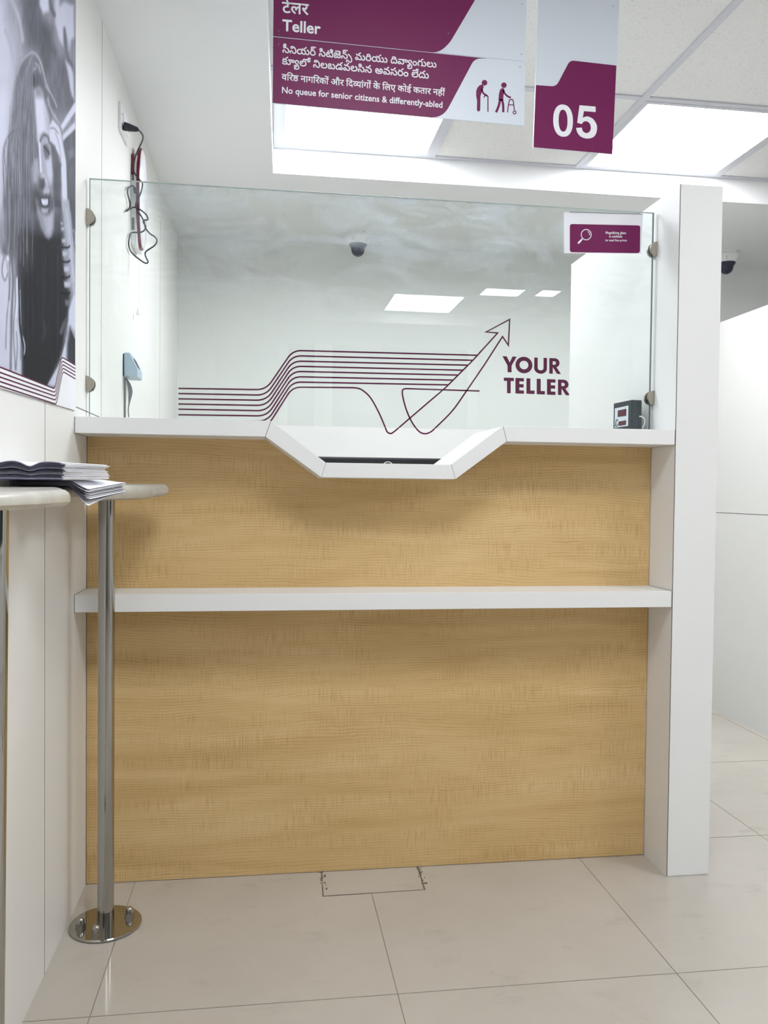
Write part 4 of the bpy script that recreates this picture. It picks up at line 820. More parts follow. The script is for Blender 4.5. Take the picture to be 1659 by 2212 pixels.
# ------------------------------------------------------------------ notice on the glass
NY = -.0052
nt_ = thing('notice', 'white paper notice with purple magnifying-glass label taped to top right of glass', 'notice', (1.36, NY, 1.73))
def qpx(x, y):
    p = px(x / 3.463 + 1180, y / 3.463 + 380, 1, NY); return (p[0], p[2])
def qp(a, b, h): return (a, NY - h, b)
m = MB(); plate2d(m, [[qpx(133, 578), qpx(709, 583), qpx(723, 284), qpx(133, 268)]], qp, .0004); m.build('paper_sheet', PAPER, nt_)
m = MB(); plate2d(m, [round_poly([qpx(176, 571), qpx(700, 578), qpx(703, 371), qpx(176, 360)], .0075, 8)], lambda a, b, h: (a, NY - .0004 - h, b), .0003); lb = m.build('purple_label', PURPLE, nt_)
tp = lambda a, b, h: (a, NY - .0007 - h, b)
m = MB(); pt = lambda L_: [qpx(*p) for p in L_]
ribbon(m, pt(circle2d(298, 440, 37, 39, 32)), .0022, tp, .0003, True)
ribbon(m, pt(circle2d(298, 440, 25, 26, 10, -1.15, .15)), .0016, tp, .0003)
ribbon(m, pt([(270, 470), (262, 479)]), .0028, tp, .0003); ribbon(m, pt([(264, 477), (237, 506)]), .0048, tp, .0003)
m.build('magnifier_pictogram', LETTER, lb)
latin('Magnifying glass', qpx(443, 434), qpx(596, 435.5), tp, .0003, .012, 'lettering', LETTER, lb, 1.0)
latin('is available', qpx(470, 461), qpx(568, 462), tp, .0003, .012, 'lettering', LETTER, lb, 1.0)
latin('to read fine prints', qpx(441, 489), qpx(602, 490.5), tp, .0003, .012, 'lettering', LETTER, lb, 1.0)
m = MB(); a = qpx(176, 271); b = qpx(722, 287); ribbon(m, [a, b], .0012, lambda p, q_, h: (p, NY - .0004 - h, q_), .0012); m.build('folded_edge', GREYP, nt_)

# ------------------------------------------------------------------ dome cameras
def dome(u, v, label):
    x, y, _ = px(u, v, 2, ZS); k = 1.14
    d_ = thing('dome_camera', label, 'security camera', (x, y, ZS))
    S_ = lambda P: [(r * k, h * k) for r, h in P]
    MB().lathe(S_([(.0, 0), (.057, 0), (.0575, -.011)]), (x, y, ZS), 2, 40).build('mounting_ring', WHITE, d_)
    MB().lathe(S_([(.0, -.0118), (.0568, -.0118), (.052, -.032), (.0435, -.046), (.040, -.047), (.0, -.047)]), (x, y, ZS), 2, 40).build('housing', WHITE, d_)
    prof = [(.0, -.047), (.0395, -.0472), (.0362, -.056), (.0305, -.063)] + [(.0295 * math.cos(t), -.069 - .0295 * math.sin(t)) for t in np.linspace(0, math.pi / 2, 9)]
    MB().lathe(S_(prof), (x, y, ZS), 2, 32).build('dome', DOME, d_)
    for ang in (-2.1, -.9):
        m = MB(); m.tube([(x + .053 * k * math.cos(ang), y + .053 * k * math.sin(ang), ZS - .026 * k), (x + .048 * k * math.cos(ang), y + .048 * k * math.sin(ang), ZS - .04 * k)], .0013, 6)
        m.build('slot', GREYP, d_)
    cx, cy = x + .0565 * k * math.cos(-1.2), y + .0565 * k * math.sin(-1.2)
    MB().lathe([(.0022, -.003), (.0022, .001)], (cx, cy, ZS - .006), 1, 10).build('screw_hole', BLACK, d_)
dome(773.5, 505, 'white dome security camera seen through the glass above the counter')
dome(1570, 546, 'white dome security camera above the aisle, half hidden by the tall post')

# ------------------------------------------------------------------ display unit at the right end of the worktop
def pxp(u, v, P0, n):
    d_ = CM.T @ np.array([(u - 829.5) / F_PX, -(v - 1106) / F_PX, 1.0]); n = np.array(n)
    s_ = np.dot(np.array(P0) - CAM, n) / np.dot(d_, n); return CAM + s_ * d_
A = px(1364, 863.5, 1, .022); B = px(1325.3, 872.4, 1, .125); C_ = px(1387, 863.4, 1, .024); C_[0] = min(C_[0], PX0 - .004)
zt = A[2]; D_ = B + C_ - A; D_[0] = min(D_[0], PX0 - .004)
du = thing('display_unit', 'small blue-black box with two dull red displays at the right end of the worktop', 'counter display', (A[0], A[1], HC))
foot = [(p[0], p[1]) for p in (A, C_, D_, B)]
MB().prism(foot, 2, HC + .0008, zt).build('casing', BLUEBLACK, du, .002)
nrm = np.cross(B - A, [0, 0, 1.]); nrm /= np.linalg.norm(nrm)
if np.dot(nrm, CAM - A) < 0: nrm = -nrm
def upx(x, y, h):
    p = pxp(x / 11.06 + 1290, y / 11.06 + 820, A, nrm); return p + nrm * h
def panel(pts, h0, h1, name, material, par):
    m = MB(); n = len(pts)
    m.add([upx(*p, h0) for p in pts] + [upx(*p, h1) for p in pts], [tuple(range(n)), tuple(range(n, 2 * n))] + [(i, (i + 1) % n, n + (i + 1) % n, n + i) for i in range(n)])
    return m.build(name, material, par)
fp = panel([(430, 690), (752, 620), (742, 1105), (422, 1152)], .0002, .001, 'face_label', SIGNW, du)
panel([(505, 738), (705, 697), (700, 868), (500, 893)], .001, .0018, 'display_window', DISPLAY, fp)
panel([(524, 1003), (703, 972), (697, 1083), (520, 1107)], .001, .0018, 'display_window', DISPLAY, fp)
m = MB()
for pts in ([(505, 985), (500, 962), (480, 958), (463, 985), (456, 1030), (452, 1075), (444, 1108), (470, 1112), (490, 1108), (496, 1080), (498, 1050)],):
    L_ = [(x, y) for x, y in pts]
    P3 = smooth_path([upx(x, y, .0016) for x, y in L_], 4); m.tube(P3, .0011, 6)
m.build('emblem', BLUEBLACK, fp)
for x0, y0, x1, y1 in ((658, 672, 692, 664), (655, 955, 686, 948)):
    MB().tube([upx(x0, y0, .0012), upx(x1, y1, .0012)], .0005, 5).build('caption_mark', BLUEBLACK, fp)
cp = []
for x, y, yy in ((1005, 880, .0195), (1060, 885, .0175), (1110, 920, .0165), (1138, 985, .0165), (1125, 1060, .017), (1100, 1120, .0175), (1085, 1160, .018)):
    p = px(x / 11.06 + 1290, y / 11.06 + 820, 1, yy); p[0] = min(p[0], PX0 - .005); p[2] = max(p[2], HC + .004); cp.append(p)
MB().tube(smooth_path(cp, 5), .002, 8).build('cable', LETTER, du)

# ------------------------------------------------------------------ monitor behind the pass tray
MY = .40
mo = thing('monitor', 'dark monitor back with ring emblem just showing behind the pass tray', 'monitor', (.82, MY + .05, .73))
zt = px(820, 988, 1, MY)[2]
MB().box(.555, 1.10, MY, MY + .035, zt - .33, zt).build('screen_shell', BLACK, mo, .006)
ec = px(838, 1009, 1, MY)
m = MB(); ribbon(m, circle2d(ec[0], ec[2], .0165, n=36), .0028, lambda a, b, h: (a, MY - h, b), .0006, True); m.build('ring_emblem', LETTER, mo)
MB().box(.56, 1.095, MY + .035, MY + .036, zt - .31, zt - .01).build('screen', DISPLAY, mo)
MB().box(.79, .85, MY + .01, MY + .03, .74, zt - .2).build('stand', BLACK, mo, .003)
MB().box(.71, .93, MY - .06, MY + .10, .7305, .742).build('stand_base', BLACK, mo, .004)

# ------------------------------------------------------------------ things on the left wall behind the glass
# pale blue wedge-shaped device
Y1 = px(265.5, 790, 0, .0)[1]
fa = [px(u, v, 1, Y1) for u, v in ((265.5, 761), (280, 761.3), (296.8, 796), (296.8, 813.6), (266.7, 813))]
xs = [0.0035, fa[1][0], fa[2][0], fa[2][0], .0035]; zs = [fa[0][2], fa[0][2], fa[2][2], fa[3][2], fa[3][2]]
Y2 = px(307, 819.7, 0, xs[2])[1]
dv = thing('wall_device', 'pale blue wedge-shaped device with slanted screen mounted on the left wall', 'wall device', (.02, (Y1 + Y2) / 2, zs[3]))
MB().prism(list(zip(xs, zs)), 1, Y1, Y2).build('casing', DEVICE, dv, .002)
MB().box(.0, .0035, Y1 + .004, Y2 - .004, zs[3] + .003, zs[0] - .003).build('back_plate', BLACK, dv)
sx, sz = xs[2] - xs[1], zs[2] - zs[1]; sl_ = math.hypot(sx, sz); nx_, nz_ = -sz / sl_, sx / sl_
m = MB(); v = []
for t, yy in ((.30, .22), (.30, .80), (.86, .80), (.86, .22)):
    for h in (.0002, .0012):
        v.append((xs[1] + sx * t + nx_ * h, Y1 + (Y2 - Y1) * yy, zs[1] + sz * t + nz_ * h))
m.add(v, [(0, 2, 4, 6), (1, 3, 5, 7), (0, 1, 3, 2), (2, 3, 5, 4), (4, 5, 7, 6), (6, 7, 1, 0)]); m.build('screen', BLACK, dv)
ra = px(270.3, 817, 0, .004)[1]; rb = px(274.3, 900, 0, .004)[1]
o = MB().box(.0, .006, ra, ra + .006, HC + .001, zs[3] - .004).build('cable_raceway', GREYP, None, .001)
tag(o, 'thin grey cable raceway running down the left wall below the blue device', 'cable raceway')
rib = []
for u, v_, xx in ((272, 817, .012), (277, 826, .018), (281.5, 845, .026), (279.5, 866, .022), (277, 885, .018), (278.3, 901, .018)):
    rib.append(px(u, v_, 1, ra + .02))
m = MB(); sp_ = smooth_path(rib, 6)
for i, p in enumerate(sp_): p[0] = max(p[0], .004); p[2] = max(p[2], HC + .002)
v = []
for i, p in enumerate(sp_):
    t = i / (len(sp_) - 1); w_ = .0016 + .0052 * math.sin(math.pi * min(1, t * 1.35)) ** 2
    for dy, dxx in ((-.001, -w_), (.001, w_), (.0022, w_), (.0002, -w_)): v.append((max(.0015, p[0] + dxx), p[1] + dy, p[2]))
n_ = len(sp_); f = [(0, 1, 2, 3), (4 * n_ - 4, 4 * n_ - 3, 4 * n_ - 2, 4 * n_ - 1)]
for i in range(n_ - 1):
    for k in range(4): f.append((4 * i + k, 4 * i + (k + 1) % 4, 4 * i + 4 + (k + 1) % 4, 4 * i + 4 + k))
m.add(v, f); m.build('ribbon_cable', GREYP, dv)

# socket plate with its plug
s0 = px(255.5, 280, 0, 0); s1 = px(271.5, 316, 0, 0)
z0 = s1[2]; z1_ = px(255.5, 217, 0, 0)[2]
so = thing('socket_plate', 'white wall socket plate high on the left wall with black plug in it', 'socket', (.004, (s0[1] + s1[1]) / 2, z0))
sa, sb = s0[1], s1[1]
MB().box(0, .009, sa, sb, z0, z1_).build('plate', WHITE, so, .002)
MB().box(.009, .0125, sa + .03, sb - .015, z0 + .02, z1_ - .02).build('socket_insert', LETTER, so, .001)
MB().box(.0125, .020, sb - .05, sb - .03, z0 + .03, z0 + .055).build('rocker_switch', WHITE, so, .001)
MB().lathe([(.002, 0), (.002, .0012)], (.009, sa + .012, z1_ - .035), 0, 10).build('screw', GREYP, so)

# slim wall appliance, its cord and pull string
YN = .675
ap = thing('wall_appliance', 'slim white wall appliance with dark red rim, vent slits and tangled black cord', 'appliance', (.0, .74, 1.99))
zt = px(309, 324, 1, .74)[2]; zb = px(311, 541, 1, .74)[2]; zc = (zt + zb) / 2; hh = (zt - zb) / 2
bt = px(284, 329, 1, YN)[2]; bb = px(285, 528, 1, YN)[2]; bm_ = px(283, 374, 1, YN)[2]
YF = .80
MB().prism(round_poly([(YN, bb), (YF, bb), (YF, bm_), (YN, bm_)], .012), 0, .0, .020).build('body', WHITE, ap, .002)
MB().prism(round_poly([(YN, bm_, 0), (YF, bm_, 0), (YF, bt, .015), (YN, bt, .015)], .01), 0, .0, .009).build('red_back', REDRIM, ap, .001)
MB().prism(round_poly([(YN + .004, bm_, 0), (YF - .004, bm_, 0), (YF - .004, bt - .003, .015), (YN + .004, bt - .003, .015)], .01), 0, .009, .020).build('upper_body', WHITE, ap, .001)
def superring(sc, x, off=0):
    r = []
    for k in range(64):
        t = 2 * math.pi * k / 64; c_, s_ = math.cos(t), math.sin(t)
        r.append((x, .736 + .070 * sc * math.copysign(abs(c_) ** .8, c_), zc + (hh - off) * (1 - (1 - sc) * .4) * math.copysign(abs(s_) ** .8, s_)))
    return r
MB().loft([superring(.93, .0172), superring(1.0, .0195), superring(1.0, .0280), superring(.97, .0295)], True, False).build('rim', REDRIM, ap)
MB().loft([superring(.93, .0295), superring(.86, .033), superring(.66, .037), superring(.3, .039)], True, True).build('lens', LENS, ap)
for k in range(9):
    z = px(284, 471 + k * 3.0, 1, YN)[2]; MB().box(.003, .012, YN - .0006, YN + .0004, z - .0016, z + .0016).build('vent_slit', BLACK, ap)
for k in range(5):
    z = px(284, 378 + k * 3.3, 1, YN)[2]; MB().box(.003, .010, YN - .0006, YN + .0004, z - .0016, z + .0016).build('vent_slit', BLACK, ap)
path = [(400, 350), (455, 420), (450, 490), (400, 600), (360, 700), (343, 800), (345, 880), (400, 960), (445, 1010), (450, 1060), (425, 1160), (375, 1270), (375, 1330), (420, 1410), (470, 1500), (490, 1580), (540, 1650), (610, 1700),
        (635, 1750), (600, 1810), (510, 1870), (485, 1910), (500, 1960), (522, 2010), (500, 2030), (440, 2000), (320, 1900), (280, 1800), (290, 1690), (320, 1645), (430, 1640), (480, 1610), (490, 1560), (465, 1520), (470, 1490), (520, 1480),
        (500, 1420), (430, 1360), (350, 1325), (290, 1350), (250, 1372), (285, 1345), (296, 1300), (290, 1250), (265, 1150), (270, 1090), (310, 1060), (340, 1062), (352, 1085)]
pp = []
for i, (x, y) in enumerate(path):
    p = px(x / 5.82 + 230, y / 5.82 + 220, 1, .655 - .012 * (i % 5 == 2) - .004 * (i % 3))
    if p[0] < .008: p = px(x / 5.82 + 230, y / 5.82 + 220, 0, .008)
    if i < 3: p = px(x / 5.82 + 230, y / 5.82 + 220, 1, .47 + .06 * i)
    pp.append(p)
cord = MB().tube(smooth_path(pp, 5), .0026, 7).build('power_cord', BLACK, ap)
pe = px(352 / 5.82 + 230, 1085 / 5.82 + 220, 1, .655); pf = px(370 / 5.82 + 230, 1140 / 5.82 + 220, 1, .65)
MB().tube([pe, pe * .6 + pf * .4, pf], [.0045, .0075, .006], 10).build('connector', BLACK, cord)
pg = px(267.0, 272.5, 0, .0125)
ph = pp[0]
MB().tube([pg, pg + (ph - pg) * .08, pg * .5 + ph * .5, pg * .12 + ph * .88, ph], [.012, .013, .0105, .0075, .005], 12).build('plug', BLACK, cord)
ps = [px(299.0, 537, 1, .74), px(300, 560, 1, .74), px(299.5, 590, 1, .74), px(301, 606, 1, .74), px(299, 622, 1, .74), px(300, 636, 1, .74), px(299, 668, 1, .74)]
for p in ps: p[0] = max(p[0], .008)
MB().tube(smooth_path(ps, 4), .0011, 6).build('pull_string', LETTER, ap)
b_ = ps[-1]; MB().lathe([(.0, .004), (.0035, .004), (.0075, -.018), (.0, -.018)], b_, 2, 14).build('pull_knob', LETTER, ap)

# ------------------------------------------------------------------ poster on the left wall
PXX = .0024
def ppx(u, v):
    p = px(u, v, 0, PXX); return (p[1], p[2])
PY1 = ppx(163, 440)[0]; PZ0 = ppx(163, 887)[1]
PY0 = -1.30
_a, _b = ppx(0, 838.5), ppx(163.5, 887.5)
def PZB(y): return _b[1] + (y - _b[0]) * (_b[1] - _a[1]) / (_b[0] - _a[0])     # its lower edge hangs a little out of level
po = thing('wall_poster', 'black and white photo poster of a laughing long-haired person with purple stripes along the bottom', 'poster', (.001, -.6, PZ0))
def shapes():
    """painted in order: (kind, points, width or None, grey, softness)"""
    A = lambda L_: [(x / 5.03, y / 5.03) for x, y in L_]
    B = lambda L_: [(x / 4.806, 440 + y / 4.806) for x, y in L_]
    s = []
    P = lambda pts, g_, so_, fade=None: s.append(('p', pts, fade, g_, so_))
    L = lambda pts, w, g_, so_: s.append(('l', pts, w, g_, so_))
    P(A([(-400, -100), (110, -100), (150, 300), (190, 700), (160, 1100), (90, 1500), (60, 2300), (-400, 2300)]), 203, 14)
    P(A([(60, 0), (130, 0), (160, 250), (120, 330), (70, 200)]), 165, 8)
    P(A([(230, -100), (440, -100), (480, 300), (600, 650), (800, 800), (800, 1250), (640, 1250), (520, 1000), (400, 600), (300, 500), (250, 250)]), 104, 8)  # upper darks painted greyer, with glare on the poster mixed into the print
    P(A([(560, 560), (760, 720), (790, 1100), (650, 1150), (560, 900)]), 118, 8)
    P(A([(440, 250), (560, 330), (590, 560), (500, 600), (440, 430)]), 92, 7)
    L(A([(120, -20), (200, 180), (232, 330), (245, 440)]), 6, 188, 5)
    L(A([(60, 330), (120, 520), (160, 760)]), 5, 180, 5)
    P(A([(425, -60), (528, -60), (532, 120), (470, 150), (432, 60)]), 226, 3)
    P(A([(590, -60), (640, -60), (650, 60), (700, 20), (800, 60), (808, 400), (770, 440), (755, 540), (735, 430), (700, 300), (684, 500), (640, 420), (600, 250)]), 219, 3)
    L(A([(700, 320), (712, 480), (730, 600), (775, 720)]), 5, 110, 5)
    L(A([(545, -20), (560, 90), (590, 160)]), 6, 112, 5)
    P(A([(712, 660), (770, 720), (796, 800), (808, 1080), (780, 1040), (762, 960), (745, 830)]), 212, 2.5)
    P(A([(-60, 1050), (60, 1000), (90, 1500), (60, 2300), (-60, 2300)]), 212, 8)
    P(A([(350, 565), (430, 640), (520, 900), (625, 1180), (665, 1350), (560, 1460), (545, 2250), (60, 2250), (105, 1500), (150, 1000), (195, 760), (270, 630)]), 122, 5)
    P(A([(200, 1150), (370, 1150), (400, 1600), (345, 1750), (340, 2250), (90, 2250), (130, 1600)]), 112, 9)
    L(A([(185, 800), (230, 680), (300, 600), (365, 570), (430, 650), (470, 780), (500, 900), (545, 1000)]), 2.6, 178, 1.6)
    L(A([(330, 880), (335, 790), (395, 735)]), 2.4, 168, 1.5)
    L(A([(240, 1000), (270, 820), (330, 660), (360, 590)]), 2.2, 160, 1.6)
    L(A([(380, 690), (420, 720), (450, 830), (490, 930), (560, 1030), (620, 1160)]), 2.2, 172, 1.4)
    L(A([(520, 1080), (560, 1200), (640, 1340)]), 5, 160, 2)
    L(A([(370, 830), (372, 900), (380, 960)]), 6, 88, 2.5)
    P(A([(390, 780), (450, 800), (480, 930), (440, 960), (400, 940)]), 98, 3)
    P(A([(372, 975), (420, 955), (462, 1010), (485, 1110), (520, 1250), (540, 1480), (470, 1440), (440, 1480), (445, 1620), (405, 1520), (385, 1240)]), 224, 3.4)
    P(A([(380, 960), (440, 950), (470, 1040), (440, 1060), (385, 1050)]), 150, 5)
    P(A([(480, 1150), (530, 1300), (540, 1460), (500, 1420)]), 190, 5)
    P(A([(432, 1470), (540, 1480), (562, 1700), (576, 1900), (562, 2030), (520, 2120), (450, 2050), (428, 1880)]), 176, 3.4)
    P(A([(500, 1740), (555, 1700), (572, 1890), (552, 2000), (515, 1900)]), 206, 2.4)
    P(A([(545, 1500), (600, 1580), (665, 1800), (660, 2250), (575, 2250), (580, 1900), (565, 1700)]), 96, 2.5)
    L(A([(428, 1560), (436, 1700), (446, 1860)]), 4.0, 228, 1.6)
    P(A([(470, 1890), (500, 1930), (538, 2080), (520, 2115), (468, 2100), (452, 1990)]), 205, 1.6)
    P(A([(430, 1940), (485, 1935), (495, 2010), (470, 2070), (425, 2040)]), 92, 2.2)
    P(A([(370, 1740), (412, 1722), (425, 1880), (400, 1990), (350, 1990), (342, 1830)]), 172, 3)
    L(A([(440, 1530), (470, 1470), (515, 1480), (540, 1560)]), 3.0, 98, 2.6)
    P(A([(468, 1580), (515, 1565), (540, 1640), (530, 1720), (490, 1700), (470, 1640)]), 112, 1.8)
    L(A([(478, 1590), (510, 1630), (535, 1670)]), 2.4, 62, 1)
    P(A([(480, 1690), (520, 1700), (525, 1735), (495, 1730)]), 128, 1.6)
    P(A([(350, 2050), (470, 2110), (560, 2110), (570, 2300), (330, 2300)]), 92, 3)
    P(A([(538, 1370), (572, 1298), (640, 1378), (668, 1480), (722, 1780), (738, 2300), (682, 2300), (664, 1810), (600, 1585), (543, 1545), (536, 1440)]), 221, 1.2)
    L(A([(545, 1395), (590, 1395), (632, 1450)]), 1.6, 128, 1)
    L(A([(548, 1545), (575, 1575), (640, 1700), (665, 1800)]), 2.2, 120, 1)
    L(A([(600, 1440), (640, 1560), (662, 1720)]), 1.5, 165, 1)
    P(A([(745, 1360), (830, 1270), (830, 2300), (738, 2300), (722, 1760), (690, 1540)]), 104, 2)
    P(A([(658, 1368), (815, 1105), (830, 1200), (682, 1412)]), 224, 1.0)
    P(A([(668, 1440), (820, 1235), (825, 1310), (680, 1470)]), 150, 1.0)
    P(A([(680, 1470), (815, 1318), (820, 1398), (682, 1532)]), 220, 1.0)
    P(A([(740, 1650), (810, 1600), (812, 1690), (745, 1740)]), 128, 2.5)
    # lower half
    P(B([(-60, 420), (150, 640), (200, 900), (185, 1200), (245, 1500), (240, 1900), (-60, 1900)]), 206, 5)
    P(B([(60, -40), (260, -40), (235, 300), (165, 560), (110, 620), (20, 500), (55, 200)]), 116, 5)
    P(B([(250, -40), (385, -40), (400, 150), (450, 300), (500, 365), (545, 350), (565, -40), (645, -40), (650, 600), (725, 950), (708, 1150), (650, 1500), (618, 1620), (490, 1900), (235, 1900), (245, 1500), (225, 1100), (200, 700), (190, 450), (215, -200), (640, -200)]), 50, 5, (365, 560))
    P(A([(60, 1500), (345, 1600), (340, 2260), (50, 2260)]), 98, 12, (300, 460))
    P(B([(230, 300), (640, 330), (640, 1500), (490, 1900), (240, 1900), (225, 1000)]), 44, 6)
    P(B([(190, 330), (330, 300), (330, 640), (180, 760)]), 66, 8)
    P(B([(372, -40), (558, -40), (556, 250), (535, 340), (505, 368), (470, 340), (425, 220), (390, 100)]), 150, 2.4)
    P(B([(380, -60), (560, -60), (555, 60), (505, 110), (430, 90), (390, 20)]), 96, 3)
    P(B([(455, 140), (540, 120), (545, 250), (520, 320), (480, 300)]), 182, 3)
    P(B([(408, -70), (515, -60), (510, 20), (475, 48), (430, 30)]), 52, 1.4)
    P(B([(425, -50), (500, -50), (498, 8), (470, 22), (438, 8)]), 228, .9)
    L(B([(448, -50), (450, 14)]), .5, 150, .5); L(B([(468, -50), (470, 18)]), .5, 150, .5); L(B([(484, -50), (486, 12)]), .5, 160, .5)
    P(B([(430, 48), (500, 50), (495, 92), (460, 100), (435, 80)]), 186, 1.8)
    P(B([(640, -40), (716, -40), (745, 200), (775, 500), (790, 950), (765, 960), (735, 820), (700, 450), (668, 220)]), 184, 2.2)
    P(B([(722, -40), (800, -40), (800, 620), (776, 480), (748, 230)]), 96, 2)
    L(B([(690, 60), (725, 360), (765, 800)]), 3, 205, 3)
    L(B([(752, 300), (765, 270), (780, 330), (778, 420)]), 1.6, 170, 1)
    for x, y, r in ((640, 205, 12), (650, 262, 16), (660, 385, 20), (672, 520, 26), (690, 680, 28), (696, 840, 33), (705, 1030, 30)):
        P(B([(x - r, y - r), (x + r, y - r * .9), (x + r, y + r * .6), (x + r * .3, y + r), (x - r * .8, y + r * .9)]), 198 - (y > 900) * 70, 1.2)
    for y in (450, 600, 760, 930):
        L(B([(640, y), (700, y + 6), (725, y - 10)]), 2.2, 30, .8)
    L(B([(635, 1330), (670, 1240), (700, 1200)]), 7, 92, 2); L(B([(640, 1560), (690, 1440)]), 7, 78, 2)
    P(B([(765, 945), (800, 960), (800, 1700), (700, 1640), (632, 1600), (700, 1350), (715, 1100)]), 214, 2)
    P(B([(725, 1280), (760, 1330), (800, 1400), (800, 1720), (690, 1640), (700, 1450)]), 62, 4)
    L(B([(742, 1290), (780, 1390)]), 2, 190, 2)
    L(B([(120, 500), (135, 800), (120, 1150), (110, 1720)]), 5, 128, 2.2)
    L(B([(80, 640), (95, 900), (70, 1200), (60, 1500)]), 2.2, 140, 1.2)
    L(B([(40, 560), (20, 700), (50, 800), (85, 700)]), 2, 120, 1)
    L(B([(150, 740), (160, 1000), (140, 1300), (160, 1720)]), 2.6, 140, 1.2)
    L(B([(95, 520), (105, 760), (95, 1000)]), 2.0, 105, 1)
    L(B([(190, 780), (200, 1000), (205, 1240), (225, 1400), (258, 1500), (255, 1620)]), 3, 36, .9)
    L(B([(172, 1330), (180, 1500), (165, 1720)]), 1.6, 120, 1)
    L(B([(178, 780), (178, 1000), (168, 1180)]), 3.4, 226, 1.4)
    L(B([(208, 900), (214, 1180), (222, 1300)]), 1.4, 210, .8); L(B([(238, 1380), (258, 1480), (252, 1560)]), 2, 215, .8)
    P(B([(60, 545), (90, 535), (100, 590), (70, 600)]), 235, 1.2); P(B([(50, 650), (75, 640), (80, 700), (60, 760)]), 215, 1.4)
    P(B([(490, 1885), (600, 1690), (640, 1600), (700, 1620), (640, 1900)]), 205, 1.2)
    L(B([(450, 1230), (470, 1330), (440, 1400)]), 5, 60, 4)
    for k in range(7): L(A([(110 + 18 * k, 1150 + 60 * k), (95 + 22 * k, 1600), (90 + 26 * k, 2100)]), 1.1, 140 + 8 * (k % 3), 1)
    for k in range(5): L(B([(70 + 30 * k, 0), (80 + 26 * k, 260), (60 + 20 * k, 520)]), 1.2, 138 if k % 2 else 96, 1)
    rr = random.Random(9)
    for k in range(46):      # single strands of hair
        t = rr.random(); x0 = 200 + 165 * t; y0 = 640 + 330 * abs(t - .9) + rr.uniform(-30, 60); x3 = 70 + 270 * t + rr.uniform(-25, 25)
        L(A([(x0, y0), (x0 - 30 + 20 * t, y0 + 420), (x3 + rr.uniform(-20, 20), 1600), (x3 + rr.uniform(-25, 15), rr.uniform(1800, 3000))]), rr.uniform(.5, 1.1), rr.choice((96, 102, 132, 140, 150)), .7)
    for k in range(26):
        x0 = rr.uniform(210, 620); L(B([(x0, rr.uniform(420, 700)), (x0 + rr.uniform(-15, 15), 900), (x0 + rr.uniform(-30, 20), rr.uniform(1200, 1700))]), rr.uniform(.5, 1.2), rr.choice((52, 57, 63)), .9)
    return s
def seg_d(U, V, a, b):
    dx, dy = b[0] - a[0], b[1] - a[1]; l2 = dx * dx + dy * dy + 1e-9
    t = np.clip(((U - a[0]) * dx + (V - a[1]) * dy) / l2, 0, 1)
    return np.hypot(U - a[0] - t * dx, (V - a[1] - t * dy))
